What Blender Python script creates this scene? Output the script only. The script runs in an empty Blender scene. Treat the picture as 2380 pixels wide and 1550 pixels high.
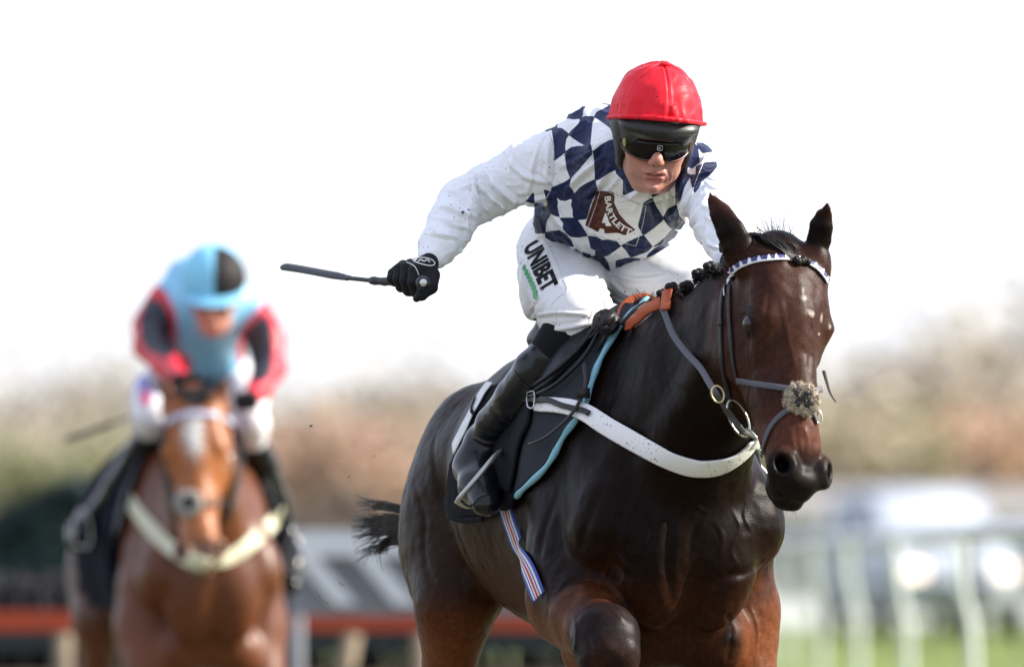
import bpy, bmesh, math, random, time
import numpy as np
from mathutils import Vector, Matrix
from mathutils.bvhtree import BVHTree
T0 = time.time()
random.seed(7); np.random.seed(7)
sc = bpy.context.scene

# ------------------------------------------------------------------ camera
CH, FP = 0.98, 26444.0            # eye height; focal length in units of 1/2380 of the frame width
PITCH = math.atan((1302-775)/FP)
D1, D2 = 26.5, 38.4               # distance of the leading and the following pair
cam_d = bpy.data.cameras.new('camera'); cam = bpy.data.objects.new('camera', cam_d)
sc.collection.objects.link(cam); sc.camera = cam
cam_d.lens = 400; cam_d.sensor_width = 36; cam_d.clip_end = 5000; cam_d.clip_start = 1
cam.location = (0, 0, CH); cam.rotation_euler = (math.pi/2+PITCH, 0, 0)
cam_d.dof.use_dof = True; cam_d.dof.focus_distance = 26.2; cam_d.dof.aperture_fstop = 3.9
# ------------------------------------------------------------------ light
SUN_EL, SUN_AZ = math.radians(30), math.radians(87)     # azimuth from +Y (view direction) towards +X
wld = bpy.data.worlds.new('World'); sc.world = wld; wld.use_nodes = True
nt = wld.node_tree; nt.nodes.clear()
sky = nt.nodes.new('ShaderNodeTexSky'); sky.sky_type = 'NISHITA'; sky.sun_disc = False
sky.sun_elevation = SUN_EL; sky.sun_rotation = SUN_AZ; sky.air_density = 1.0; sky.dust_density = .4; sky.ozone_density = 1.0
bg = nt.nodes.new('ShaderNodeBackground'); bg.inputs[1].default_value = 0.12
wo = nt.nodes.new('ShaderNodeOutputWorld')
veil = nt.nodes.new('ShaderNodeMix'); veil.data_type = 'RGBA'; veil.inputs[0].default_value = .78     # thin bright cloud over the whole sky
veil.inputs[7].default_value = (3.6, 3.8, 4.6, 1)
nt.links.new(sky.outputs[0], veil.inputs[6]); nt.links.new(veil.outputs[2], bg.inputs[0]); nt.links.new(bg.outputs[0], wo.inputs[0])
sl = bpy.data.lights.new('sun', 'SUN'); sun = bpy.data.objects.new('sun', sl); sc.collection.objects.link(sun)
sl.energy = 4.2; sl.angle = math.radians(0.8); sl.color = (1.0, 0.93, 0.82)
sdir = Vector((math.sin(SUN_AZ)*math.cos(SUN_EL), math.cos(SUN_AZ)*math.cos(SUN_EL), math.sin(SUN_EL)))
sun.rotation_euler = sdir.to_track_quat('Z', 'Y').to_euler()
sc.view_settings.view_transform = 'Standard'; sc.view_settings.look = 'None'
sc.view_settings.exposure = 1.28; sc.view_settings.gamma = 1; sc.view_settings.use_curve_mapping = False
sc.cycles.use_denoising = True
try: sc.cycles.denoiser = 'OPENIMAGEDENOISE'
except Exception: pass

COL = sc.collection
FWD = np.array([0, math.cos(PITCH), math.sin(PITCH)]); UPV = np.array([0, -math.sin(PITCH), math.cos(PITCH)])
def ray(x, y):
    return FWD + np.array([1., 0, 0])*((x-1190)/FP) + UPV*((775-y)/FP)
def W(x, y, dy=0.0, D=D1):
    """world point seen at (x, y) in the 2380 x 1550 photograph, at distance D+dy"""
    r = ray(x, y); return np.array([0, 0, CH]) + r*((D+dy)/r[1])
def W2(x, y, dy=0.0): return W(x, y, dy, D2)

# ------------------------------------------------------------------ materials
def rgb(h):
    h = h.lstrip('#'); c = [int(h[i:i+2], 16)/255 for i in (0, 2, 4)]
    return tuple(((v+.055)/1.055)**2.4 if v > .04045 else v/12.92 for v in c)
def mat(name, col, rough=.6, metal=0., spec=.5, coat=0., sheen=0., noise=0., nscale=20., bump=0., bscale=200., attr=None, sss=0., bdist=.002):
    m = bpy.data.materials.new(name); m.use_nodes = True
    N, L = m.node_tree.nodes, m.node_tree.links
    b = N['Principled BSDF']
    b.inputs['Base Color'].default_value = (*col, 1); b.inputs['Roughness'].default_value = rough
    b.inputs['Metallic'].default_value = metal; b.inputs['Specular IOR Level'].default_value = spec
    b.inputs['Coat Weight'].default_value = coat; b.inputs['Coat Roughness'].default_value = .15
    b.inputs['Sheen Weight'].default_value = sheen
    if sss: b.inputs['Subsurface Weight'].default_value = sss; b.inputs['Subsurface Radius'].default_value = (.012, .005, .003)
    tc = N.new('ShaderNodeTexCoord')
    src = None
    if attr:
        a = N.new('ShaderNodeAttribute'); a.attribute_name = attr; src = a.outputs['Color']
    if noise:
        n = N.new('ShaderNodeTexNoise'); n.inputs['Scale'].default_value = nscale; n.inputs['Detail'].default_value = 4
        L.new(tc.outputs['Object'], n.inputs['Vector'])
        mp = N.new('ShaderNodeMapRange'); mp.inputs[1].default_value = .3; mp.inputs[2].default_value = .7
        mp.inputs[3].default_value = 1-noise; mp.inputs[4].default_value = 1+noise
        L.new(n.outputs['Fac'], mp.inputs[0])
        mx = N.new('ShaderNodeVectorMath'); mx.operation = 'SCALE'
        if src: L.new(src, mx.inputs[0])
        else: mx.inputs[0].default_value = col
        L.new(mp.outputs[0], mx.inputs['Scale']); src = mx.outputs[0]
    if src: L.new(src, b.inputs['Base Color'])
    if bump:
        n2 = N.new('ShaderNodeTexNoise'); n2.inputs['Scale'].default_value = bscale; n2.inputs['Detail'].default_value = 3
        L.new(tc.outputs['Object'], n2.inputs['Vector'])
        bp = N.new('ShaderNodeBump'); bp.inputs['Strength'].default_value = bump; bp.inputs['Distance'].default_value = bdist
        L.new(n2.outputs['Fac'], bp.inputs['Height']); L.new(bp.outputs[0], b.inputs['Normal'])
    return m

# ------------------------------------------------------------------ object helpers
def mesh_obj(name, V, Fc, m=None, parent=None, smooth=True, col=None, **tags):
    me = bpy.data.meshes.new(name)
    V = np.asarray(V, dtype=np.float32)
    if isinstance(Fc, np.ndarray) and Fc.ndim == 2:
        n, k = Fc.shape
        me.vertices.add(len(V)); me.vertices.foreach_set('co', V.ravel())
        me.loops.add(n*k); me.loops.foreach_set('vertex_index', Fc.astype(np.int32).ravel())
        me.polygons.add(n); me.polygons.foreach_set('loop_start', np.arange(0, n*k, k, dtype=np.int32))
        me.polygons.foreach_set('loop_total', np.full(n, k, dtype=np.int32))
        me.update(calc_edges=True); me.validate()
    else:
        me.from_pydata([tuple(map(float, v)) for v in V], [], [tuple(int(i) for i in f) for f in Fc])
    if smooth: me.polygons.foreach_set('use_smooth', np.ones(len(me.polygons), dtype=bool))
    if col is not None:
        for an, c in (col.items() if isinstance(col, dict) else [('Col', col)]):
            at = me.attributes.new(an, 'FLOAT_COLOR', 'POINT')
            c4 = np.ones((len(V), 4), dtype=np.float32); c4[:, :c.shape[1]] = c
            at.data.foreach_set('color', c4.ravel())
    o = bpy.data.objects.new(name, me); COL.objects.link(o)
    if m:
        for mm in (m if isinstance(m, (list, tuple)) else [m]): me.materials.append(mm)
    if parent is not None:
        o.parent = parent
        o.matrix_parent_inverse = parent.matrix_world_inv if hasattr(parent, 'matrix_world_inv') else Matrix.Translation(-Vector(parent.location))
    for k_, v_ in tags.items(): o[k_] = v_
    return o
def thing(name, label, cat, loc, group=None):
    o = bpy.data.objects.new(name, None); COL.objects.link(o); o.location = tuple(float(v) for v in loc)
    o.empty_display_size = .1
    o['label'] = label; o['category'] = cat
    if group: o['group'] = group
    return o
def tag(o, label, cat, group=None):
    o['label'] = label; o['category'] = cat
    if group: o['group'] = group
    return o

def unit(v):
    v = np.asarray(v, float); n = np.linalg.norm(v); return v/n if n > 1e-12 else v

# ------------------------------------------------------------------ implicit surfaces
class Field:
    def __init__(s): s.P = []
    def add(s, a, b=None, ra=.1, rb=None, k=.03, side=(0, 1, 0), op='+', rx=None, sym=False):
        a = np.asarray(a, float); b = a.copy() if b is None else np.asarray(b, float)
        ra = (ra, ra) if np.isscalar(ra) else tuple(ra)
        rb = ra[:2] if rb is None else ((rb, rb) if np.isscalar(rb) else tuple(rb))
        s.P.append((a, b, ra[:2], rb[:2], ra[2] if len(ra) > 2 else rx, k, np.asarray(side, float), op))
        if sym:
            f = np.array([1, -1, 1.]); s.P.append((a*f, b*f, ra[:2], rb[:2], ra[2] if len(ra) > 2 else rx, k, np.asarray(side, float)*f, op))
        return s
    def ell(s, c, axes, r, **kw):
        """ellipsoid: axes = (axial dir, side dir), r = (axial, side, third)"""
        c = np.asarray(c, float); ax = unit(axes[0])*1e-4
        return s.add(c-ax, c+ax, (r[1], r[2], r[0]), (r[1], r[2]), side=axes[1], **kw)
    def chain(s, pts, k=.02, **kw):
        for i in range(len(pts)-1):
            (a, ra), (b, rb) = pts[i], pts[i+1]; s.add(a, b, ra, rb, k=k, **kw)
        return s
    @staticmethod
    def ev(p, X, Y, Z):
        a, b, ra, rb, rx, k, side, op = p
        ba = b-a; L = np.linalg.norm(ba)
        if L < 1e-9: ax = np.array([1., 0, 0]); L = 1e-9; ba = ax*1e-9
        else: ax = ba/L
        u = side-ax*np.dot(side, ax)
        if np.linalg.norm(u) < 1e-6: u = np.array([.3, .5, .8]); u = u-ax*np.dot(u, ax)
        u = u/np.linalg.norm(u); v = np.cross(ax, u)
        x, y, z = X-a[0], Y-a[1], Z-a[2]
        al = x*ax[0]+y*ax[1]+z*ax[2]
        t = np.clip(al/L, 0, 1)
        qa = al-t*L; qu = x*u[0]+y*u[1]+z*u[2]; qv = x*v[0]+y*v[1]+z*v[2]
        ru = ra[0]+(rb[0]-ra[0])*t; rv = ra[1]+(rb[1]-ra[1])*t
        rr = rx if rx else np.sqrt(ru*rv)
        A, B, C = (qa/rr), (qu/ru), (qv/rv)
        k0 = np.sqrt(A*A+B*B+C*C); k1 = np.sqrt((A/rr)**2+(B/ru)**2+(C/rv)**2)
        d = k0*(k0-1)/np.maximum(k1, 1e-6)
        return np.where(k0 < .02, -np.minimum(ru, rv), d)
    @staticmethod
    def comb(d, e, k, op):
        if op == '-':
            hh = np.clip(.5-.5*(d+e)/k, 0, 1)          # smooth max(d, -e): weight of -e
            return d*(1-hh)+(-e)*hh+k*hh*(1-hh)
        h = np.clip(.5+.5*(d-e)/k, 0, 1)               # weight of e
        return d*(1-h)+e*h-k*h*(1-h)
    def bounds(s, p, m):
        a, b, ra, rb, rx, k, side, op = p
        r = max(ra+rb+((rx,) if rx else ()))+k+m
        return np.minimum(a, b)-r, np.maximum(a, b)+r
    def at(s, V):
        X, Y, Z = V[:, 0], V[:, 1], V[:, 2]; d = np.full(len(V), 9.)
        for p in s.P:
            lo, hi = s.bounds(p, .02)
            i = np.nonzero((X > lo[0]) & (X < hi[0]) & (Y > lo[1]) & (Y < hi[1]) & (Z > lo[2]) & (Z < hi[2]))[0]
            if len(i) == 0: continue
            d[i] = s.comb(d[i], s.ev(p, X[i], Y[i], Z[i]), p[5], p[7])
        return d
    def mesh(s, h, lo=None, hi=None, sub=1, iters=2):
        bs = [s.bounds(p, 2*h) for p in s.P if p[7] == '+']
        L = np.min([b[0] for b in bs], 0); H = np.max([b[1] for b in bs], 0)
        if lo is not None: L = np.maximum(L, lo)
        if hi is not None: H = np.minimum(H, hi)
        n = np.ceil((H-L)/h).astype(int)+1
        ax = [(L[i]+h*np.arange(n[i])).astype(np.float32) for i in range(3)]
        D = np.full(n, 1., np.float32)
        for p in s.P:
            lo_, hi_ = s.bounds(p, 2.5*h)
            i0 = np.clip(np.floor((lo_-L)/h).astype(int), 0, n); i1 = np.clip(np.ceil((hi_-L)/h).astype(int)+1, 0, n)
            if np.any(i1 <= i0): continue
            sl_ = tuple(slice(i0[i], i1[i]) for i in range(3))
            e = s.ev(p, ax[0][sl_[0]][:, None, None], ax[1][sl_[1]][None, :, None], ax[2][sl_[2]][None, None, :])
            D[sl_] = s.comb(D[sl_], e, p[5], p[7])
        for i in range(3):                       # close at the box limits
            q = [slice(None)]*3; q[i] = 0; D[tuple(q)] = np.maximum(D[tuple(q)], h*.3); q[i] = -1; D[tuple(q)] = np.maximum(D[tuple(q)], h*.3)
        V, Q = surface_nets(D, L, h)
        clipbox = (L+h*1.2, H-h*1.2)
        for _ in range(sub): V, Q = subdiv(V, Q)
        for _ in range(iters):
            e = h*.15
            d0 = s.at(V); g = np.stack([s.at(V+np.eye(3)[i]*e)-d0 for i in range(3)], 1)/e
            st = np.clip(d0, -h*.5, h*.5)[:, None]*g/np.maximum((g*g).sum(1), .2)[:, None]
            inside = np.all((V > clipbox[0]) & (V < clipbox[1]), 1)
            V = V-st*inside[:, None]
        return V, Q
def surface_nets(D, L, h):
    S = D < 0; nx, ny, nz = D.shape
    c = np.zeros((nx-1, ny-1, nz-1), np.uint8)
    for i in (0, 1):
        for j in (0, 1):
            for k in (0, 1): c += S[i:nx-1+i, j:ny-1+j, k:nz-1+k]
    act = (c > 0) & (c < 8); idx = -np.ones(act.shape, np.int64); I, J, K = np.nonzero(act); idx[I, J, K] = np.arange(len(I))
    acc = np.zeros((len(I), 3)); cnt = np.zeros(len(I))
    cor = [(0, 0, 0), (1, 0, 0), (0, 1, 0), (1, 1, 0), (0, 0, 1), (1, 0, 1), (0, 1, 1), (1, 1, 1)]
    for a in range(8):
        for b in range(a+1, 8):
            df = [cor[b][q]-cor[a][q] for q in range(3)]
            if sum(abs(x) for x in df) != 1: continue
            da = D[I+cor[a][0], J+cor[a][1], K+cor[a][2]]; db = D[I+cor[b][0], J+cor[b][1], K+cor[b][2]]
            m = (da < 0) != (db < 0); t = np.where(m, da/np.where(m, da-db, 1), 0)
            for q in range(3): acc[:, q] += m*(cor[a][q]+t*df[q])
            cnt += m
    V = L+h*(np.stack([I, J, K], 1)+acc/cnt[:, None])
    Q = []
    for ax in range(3):
        sl0 = [slice(None)]*3; sl1 = [slice(None)]*3; sl0[ax] = slice(0, -1); sl1[ax] = slice(1, None)
        A, B = S[tuple(sl0)], S[tuple(sl1)]; m = A != B
        o1, o2 = (ax+1) % 3, (ax+2) % 3
        g = list(np.nonzero(m)); ok = (g[o1] > 0) & (g[o2] > 0) & (g[o1] < D.shape[o1]-1) & (g[o2] < D.shape[o2]-1)
        g = [x[ok] for x in g]; ins = A[tuple(g)]
        def cell(a, b):
            q = [x.copy() for x in g]; q[o1] -= a; q[o2] -= b; return idx[tuple(q)]
        q4 = np.stack([cell(0, 0), cell(1, 0), cell(1, 1), cell(0, 1)], 1)
        q4[~ins] = q4[~ins][:, ::-1]; Q.append(q4)
    Q = np.concatenate(Q); Q = Q[np.all(Q >= 0, 1)]
    return V, Q
def subdiv(V, Q):
    E = np.concatenate([Q[:, [i, (i+1) % 4]] for i in range(4)]); E.sort(1)
    key = E[:, 0]*len(V)+E[:, 1]; uq, inv = np.unique(key, return_inverse=True)
    a, b = uq//len(V), uq % len(V); n = len(V); ne = len(uq); m = len(Q)
    V2 = np.concatenate([V, (V[a]+V[b])/2, V[Q].mean(1)])
    e = inv.reshape(4, m)+n; fc = n+ne+np.arange(m)
    R = [np.stack([Q[:, i], e[i], fc, e[(i+3) % 4]], 1) for i in range(4)]
    return V2, np.concatenate(R)
def vnormals(V, Q):
    P = V[Q]; n = np.cross(P[:, 2]-P[:, 0], P[:, 3 if Q.shape[1] > 3 else 1]-P[:, 1 if Q.shape[1] > 3 else 0])
    N = np.zeros_like(V)
    for i in range(Q.shape[1]):
        for c in range(3): N[:, c] += np.bincount(Q[:, i], n[:, c], len(V))
    return N/np.maximum(np.linalg.norm(N, axis=1), 1e-12)[:, None]
def smooth_v(V, Q, it=2, lam=.5):
    E = np.concatenate([Q[:, [i, (i+1) % Q.shape[1]]] for i in range(Q.shape[1])])
    deg = np.maximum(np.bincount(E[:, 0], minlength=len(V))+np.bincount(E[:, 1], minlength=len(V)), 1)
    for _ in range(it):
        A = np.stack([np.bincount(E[:, 0], V[E[:, 1], c], len(V))+np.bincount(E[:, 1], V[E[:, 0], c], len(V)) for c in range(3)], 1)/deg[:, None]
        V = V+(A-V)*lam
    return V
def seg_dist(V, pts):
    """distance of points to a polyline and the parameter 0..1 along it"""
    best = np.full(len(V), 1e9); par = np.zeros(len(V)); pts = np.asarray(pts, float); n = len(pts)-1
    for i in range(n):
        a, b = pts[i], pts[i+1]; ba = b-a; t = np.clip((V-a)@ba/max(ba@ba, 1e-12), 0, 1)
        d = np.linalg.norm(V-a-t[:, None]*ba, axis=1); m = d < best; best[m] = d[m]; par[m] = (i+t[m])/n
    return best, par
def vnoise(P, scale, seed=0):
    """cheap smooth value noise, -1..1"""
    rs = np.random.RandomState(seed); tab = rs.rand(4096)*2-1
    p = P*scale+100.; i = np.floor(p).astype(np.int64); f = p-i; f = f*f*(3-2*f); out = 0
    for a in (0, 1):
        for b in (0, 1):
            for c in (0, 1):
                hsh = ((i[:, 0]+a)*73856093 ^ (i[:, 1]+b)*19349663 ^ (i[:, 2]+c)*83492791) % 4096
                out = out+tab[hsh]*(f[:, 0] if a else 1-f[:, 0])*(f[:, 1] if b else 1-f[:, 1])*(f[:, 2] if c else 1-f[:, 2])
    return out
def sstep(a, b, x):
    t = np.clip((x-a)/(b-a), 0, 1); return t*t*(3-2*t)

def spline(pts, n):
    """Catmull-Rom through pts"""
    P = np.asarray(pts, float); P = np.vstack([2*P[0]-P[1], P, 2*P[-1]-P[-2]]); out = []; m = len(P)-3
    for s_ in np.linspace(0, m, n):
        i = min(int(s_), m-1); t = s_-i; a, b, c, d = P[i:i+4]
        out.append(.5*((2*b)+(-a+c)*t+(2*a-5*b+4*c-d)*t*t+(-a+3*b-3*c+d)*t**3))
    return np.array(out)
def frames(P, up=None):
    T = np.gradient(P, axis=0); T /= np.maximum(np.linalg.norm(T, axis=1), 1e-9)[:, None]
    N = np.zeros_like(P); u = np.array([0, 0, 1.]) if up is None else np.asarray(up, float)
    if u.ndim == 1:
        u = u-T[0]*np.dot(u, T[0])
        if np.linalg.norm(u) < 1e-3: u = np.cross(T[0], [1, .3, .1])
        u = unit(u)
        for i in range(len(P)):
            u = u-T[i]*np.dot(u, T[i]); u = unit(u); N[i] = u
    else:
        for i in range(len(P)): N[i] = unit(u[i]-T[i]*np.dot(u[i], T[i]))
    return T, N, np.cross(T, N)
def tube(P, r, seg=8, up=None, flat=1., cap=True):
    """tube along P, radius r (scalar or per point); flat = thickness ratio along the frame normal"""
    P = np.asarray(P, float); r = np.full(len(P), r) if np.isscalar(r) else np.asarray(r, float)
    T, N, B = frames(P, up); V = []
    for j in range(seg):
        a = 2*math.pi*j/seg; V.append(P+N*(math.cos(a)*r*flat)[:, None]+B*(math.sin(a)*r)[:, None])
    V = np.stack(V, 1).reshape(-1, 3); n = len(P); F = []
    for i in range(n-1):
        for j in range(seg): F.append((i*seg+j, i*seg+(j+1) % seg, (i+1)*seg+(j+1) % seg, (i+1)*seg+j))
    if cap: F.append(tuple(range(seg))[::-1]); F.append(tuple((n-1)*seg+j for j in range(seg)))
    return V, F
def strap(P, Nrm, w, t, off=0.):
    """flat leather band: P path, Nrm outward normals, w width, t thickness"""
    P = np.asarray(P, float); w = np.full(len(P), w) if np.isscalar(w) else np.asarray(w, float)
    T, N, B = frames(P, Nrm); prof = [(-.5, 0), (-.5, .7), (-.42, 1), (.42, 1), (.5, .7), (.5, 0)]
    V = np.stack([P+B*(a*w)[:, None]+N*(off+b*t) for a, b in prof], 1).reshape(-1, 3); k = len(prof); F = []
    for i in range(len(P)-1):
        for j in range(k): F.append((i*k+j, (i+1)*k+j, (i+1)*k+(j+1) % k, i*k+(j+1) % k))
    F.append(tuple(range(k))); F.append(tuple((len(P)-1)*k+j for j in range(k))[::-1])
    return V, F
class MB:
    """collects pieces into one mesh"""
    def __init__(s): s.V = []; s.F = []; s.n = 0
    def add(s, VF):
        V, F = VF; s.V.append(np.asarray(V, float)); s.F += [tuple(i+s.n for i in f) for f in F]; s.n += len(V); return s
    def box(s, c, sz, R=None):
        V = np.array([[x, y, z] for x in (-.5, .5) for y in (-.5, .5) for z in (-.5, .5)])*np.asarray(sz, float)
        if R is not None: V = V@np.asarray(R).T
        return s.add((V+np.asarray(c, float), [(0, 1, 3, 2), (4, 6, 7, 5), (0, 4, 5, 1), (2, 3, 7, 6), (0, 2, 6, 4), (1, 5, 7, 3)]))
    def ball(s, c, r, n=10, sz=(1, 1, 1), R=None):
        V = []; F = []
        for i in range(n+1):
            th = math.pi*i/n
            for j in range(2*n):
                ph = math.pi*j/n; V.append((math.sin(th)*math.cos(ph), math.sin(th)*math.sin(ph), math.cos(th)))
        for i in range(n):
            for j in range(2*n): F.append((i*2*n+j, (i+1)*2*n+j, (i+1)*2*n+(j+1) % (2*n), i*2*n+(j+1) % (2*n)))
        V = np.array(V)*np.asarray(sz, float)*r
        if R is not None: V = V@np.asarray(R).T
        return s.add((V+np.asarray(c, float), F))
    def build(s, name, m, parent=None, smooth=True, **tags):
        return mesh_obj(name, np.concatenate(s.V), s.F, m, parent, smooth, **tags)
def one(name, VF, m, parent=None, smooth=True, **tags): return mesh_obj(name, VF[0], VF[1], m, parent, smooth, **tags)
class Surf:
    """finished surface things can be laid on"""
    def __init__(s, V, Q): s.t = BVHTree.FromPolygons([tuple(v) for v in V], [tuple(q) for q in Q])
    def hit(s, x, y):
        r = ray(x, y); h = s.t.ray_cast(Vector((0, 0, CH)), Vector(r).normalized())
        return (np.array(h[0]), np.array(h[1])) if h[0] is not None else (None, None)
    def near(s, p):
        h = s.t.find_nearest(Vector(p)); return np.array(h[0]), np.array(h[1])
    def path(s, pts, n, off=0.):
        """photo path -> points on the surface with outward normals (misses are filled from the neighbours)"""
        q = spline([(x, y, 0) for x, y in pts], n); P = []; N = []
        for x, y, _ in q:
            p, m = s.hit(x, y)
            if p is not None:
                if np.dot(m, ray(x, y)) > 0: m = -m
            P.append(p); N.append(m)
        ok = [i for i, p in enumerate(P) if p is not None]
        if not ok: raise RuntimeError('path misses')
        for i in range(len(P)):
            if P[i] is None:
                j = min(ok, key=lambda k: abs(k-i)); d = P[j][1]; N[i] = N[j]; P[i] = W(q[i][0], q[i][1], d-D1)
        P = np.array(P); N = np.array(N)
        for _ in range(3):
            N[1:-1] = (N[:-2]+N[1:-1]*2+N[2:])/4
            Y = P[:, 1].copy(); 
        N /= np.linalg.norm(N, axis=1)[:, None]
        return P+N*off, N
#@@ENGINE_END

def ground_stub(): pass
# ------------------------------------------------------------------ horses
class HorseFrame:
    """horse coordinates: f forward, r to the horse's right, z up"""
    def __init__(s, O, deg, ws=1.):
        t = math.radians(deg); s.O = np.array(O, float); s.S = np.array([1, ws, 1])
        s.F = np.array([math.sin(t), -math.cos(t), 0]); s.R = np.array([-math.cos(t), -math.sin(t), 0]); s.Z = np.array([0, 0, 1.])
        s.M = np.stack([s.F, s.R, s.Z])
    def w(s, V): return s.O+(np.asarray(V, float)*s.S)@s.M
    def d(s, V): return np.asarray(V, float)@s.M
    def l(s, V): return (np.asarray(V, float)-s.O)@s.M.T/s.S
    def d_(s, V): return np.asarray(V, float)@s.M.T
class HeadFrame:
    """head coordinates: u from the poll to the muzzle, v out of the face, w to the horse's right"""
    def __init__(s, P, a, yaw=0.):
        y = math.radians(yaw)
        s.P = np.array(P, float); s.a = unit(a); w = np.array([math.sin(y), math.cos(y), 0]); w = unit(w-s.a*np.dot(w, s.a)); v = np.cross(s.a, w)
        if v[0] < 0: v = -v
        s.v, s.w_ = v, w; s.M = np.stack([s.a, s.v, s.w_])
    def p(s, u, v, w): return s.P+0.945*u*s.a+v*s.v+1.10*w*s.w_
    def d(s, u, v, w): return u*s.a+v*s.v+w*s.w_
    def l(s, V): return (V-s.P)@s.M.T/np.array([0.945, 1, 1.10])

def horse_field(hd, neck, legs):
    B = Field(); A = lambda *a, **k: B.add(*a, **k)
    # trunk
    A((.02, 0, 1.14), (-.50, 0, 1.15), (.255, .37), (.275, .33), k=.08)
    A((-.45, 0, 1.16), (-.82, 0, 1.20), (.265, .30), (.20, .22), k=.10)
    A((.10, 0, 1.375), (-.28, 0, 1.37), (.085, .20), (.11, .14), k=.10)
    A((-.3, 0, 1.31), (-.86, 0, 1.265), (.15, .15), (.17, .13), k=.08)
    A((-.80, .0, 1.20), (-1.10, 0, 1.09), (.18, .19), (.13, .16), k=.08)
    # haunches
    for s in (1, -1):
        B.ell((-.92, s*.145, 1.08), ((.32, 0, 1), (0, 1, 0)), (.31, .130, .23), k=.07)
        A((-.72, s*.18, 1.24), (-.96, s*.155, 1.13), .06, .08, k=.07)
        A((-1.11, s*.09, 1.12), (-1.09, s*.125, .90), .085, .08, k=.05)
    for s, g, k_, c, ft in legs['hind']:
        A((-.90, s*.16, 1.05), g, (.12, .20), (.085, .115), k=.08)
        A(g, k_, (.08, .115), (.042, .055), k=.05); A(k_, k_, .05, k=.03)
        A(k_, c, (.035, .045), .03, k=.02); A(c, ft, .036, .045, k=.02)
        A(ft, np.array(ft)+(.03, 0, -.05), .05, .062, k=.01)
    # shoulders and breast
    for s in (1, -1):
        A((-.02, s*.13, 1.40), (.34, s*.165, 1.06), (.06, .14), (.085, .13), k=.06)
        A((.40, s*.15, 1.05), None, .085, k=.06)
        A((.05, s*.185, 1.25), (.16, s*.20, 1.02), (.055, .11), (.08, .11), k=.05)
        A((.16, s*.180, 1.02), (.14, s*.165, .90), (.085, .13), (.085, .12), k=.05)
        B.ell((.435, s*.085, .97), ((0, .15*s, 1), (0, 1, 0)), (.15, .085, .08), k=.025)
        A((.40, s*.14, 1.13), (.36, s*.10, 1.27), .06, .05, k=.05)
        A((.30, s*.10, .80), (.12, s*.10, .78), (.09, .09), (.10, .09), k=.05)
    A((.22, 0, 1.12), (.34, 0, 1.04), (.17, .26), (.15, .2), k=.08)
    A((.30, 0, .84), (.0, 0, .80), (.10, .10), (.14, .08), k=.06)
    for s, e, kn, c, ft in legs['fore']:
        A((.16, s*.17, .98), e, (.10, .12), (.092, .115), k=.06)
        A(e, kn, (.100, .115), (.060, .064), k=.045)
        m = (np.array(e)*.55+np.array(kn)*.45); A(m+(.0, s*.02, .01), e, .05, .07, k=.04)
        kr = 1.22 if s > 0 and kn[2] > .7 else 1.; A(np.array(kn)+(-.01, 0, .02), np.array(kn)+(.01, 0, -.028), (.064*kr, .062*kr), (.060*kr, .052*kr), k=.025); A(np.array(kn)+(.040*kr, s*.020, -.008), None, .030*kr, k=.03); A(np.array(kn)+(.038*kr, -s*.022, -.014), None, .028*kr, k=.03)
        A(kn, c, (.042, .048), .031, k=.025); A(c, ft, .038, .045, k=.02); A(ft, np.array(ft)+(.0, 0, -.05), .048, .06, k=.01)
    # neck
    for (a, ra), (b, rb) in zip(neck[:-1], neck[1:]): A(a, b, ra, rb, k=.09)
    n0, n1, n2 = np.array(neck[0][0]), np.array(neck[1][0]), np.array(neck[-1][0])
    A(n0+(.02, 0, -.19), (n1+n2)/2+(.09, 0, -.115), .055, .05, k=.05)          # windpipe
    for s in (1, -1): A((.38, s*.075, 1.10), (n1+n2)/2+(.05, s*.055, -.05), .05, .045, k=.05)
    # head
    p, d = hd.p, hd.d
    def HA(a, b, ra, rb=None, k=.02, **kw): B.add(p(*a), p(*b) if b else None, ra, rb, k=k, side=hd.w_, **kw)
    HA((.00, -.060, 0), (.14, -.055, 0), (.066, .06), (.076, .066), k=.05)
    HA((.10, -.040, 0), (.21, -.048, 0), (.078, .052), (.068, .056), k=.04)
    HA((.19, -.050, 0), (.36, -.055, 0), (.066, .054), (.056, .050), k=.05); HA((.36, -.055, 0), (.48, -.060, 0), (.056, .050), (.042, .046), k=.03)
    HA((.10, -.105, 0), (.40, -.080, 0), (.060, .085), (.040, .055), k=.05)       # side plates
    HA((.22, -.036, 0), (.49, -.036, 0), (.034, .030), (.027, .024), k=.03)   # nasal bone
    for s in (1, -1):
        HA((.11, -.155, s*.038), (.20, -.185, s*.038), (.030, .060), (.028, .060), k=.05)  # jowl
        HA((.21, -.165, s*.034), (.44, -.098, s*.020), (.022, .045), (.020, .034), k=.05)
        HA((.110, -.030, s*.058), (.176, -.030, s*.074), .026, .023, k=.035)          # orbit
        HA((.176, -.030, s*.074), (.245, -.056, s*.064), .020, .014, k=.04)
        HA((.25, -.076, s*.056), (.38, -.078, s*.042), .010, .008, k=.04)        # facial crest
        HA((.04, -.036, s*.052), (.12, -.028, s*.050), .034, .030, k=.04)         # temple
        HA((.066, -.066, s*.096), None, (.022, .010, .020), k=.035, op='-')          # hollow above the eye
        B.ell(p(.186, -.056, s*.096), (hd.d(1, -.2, 0), hd.d(0, .4, s*.9)), (.020, .012, .015), k=.014, op='-')
        HA((.165, -.046, s*.092), (.204, -.044, s*.087), .0095, .0085, k=.012)       # lids
        HA((.168, -.068, s*.089), (.206, -.070, s*.083), .006, .006, k=.012)
        HA((.48, -.050, s*.022), (.545, -.050, s*.036), .030, .031, k=.03)        # nostril wing
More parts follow.
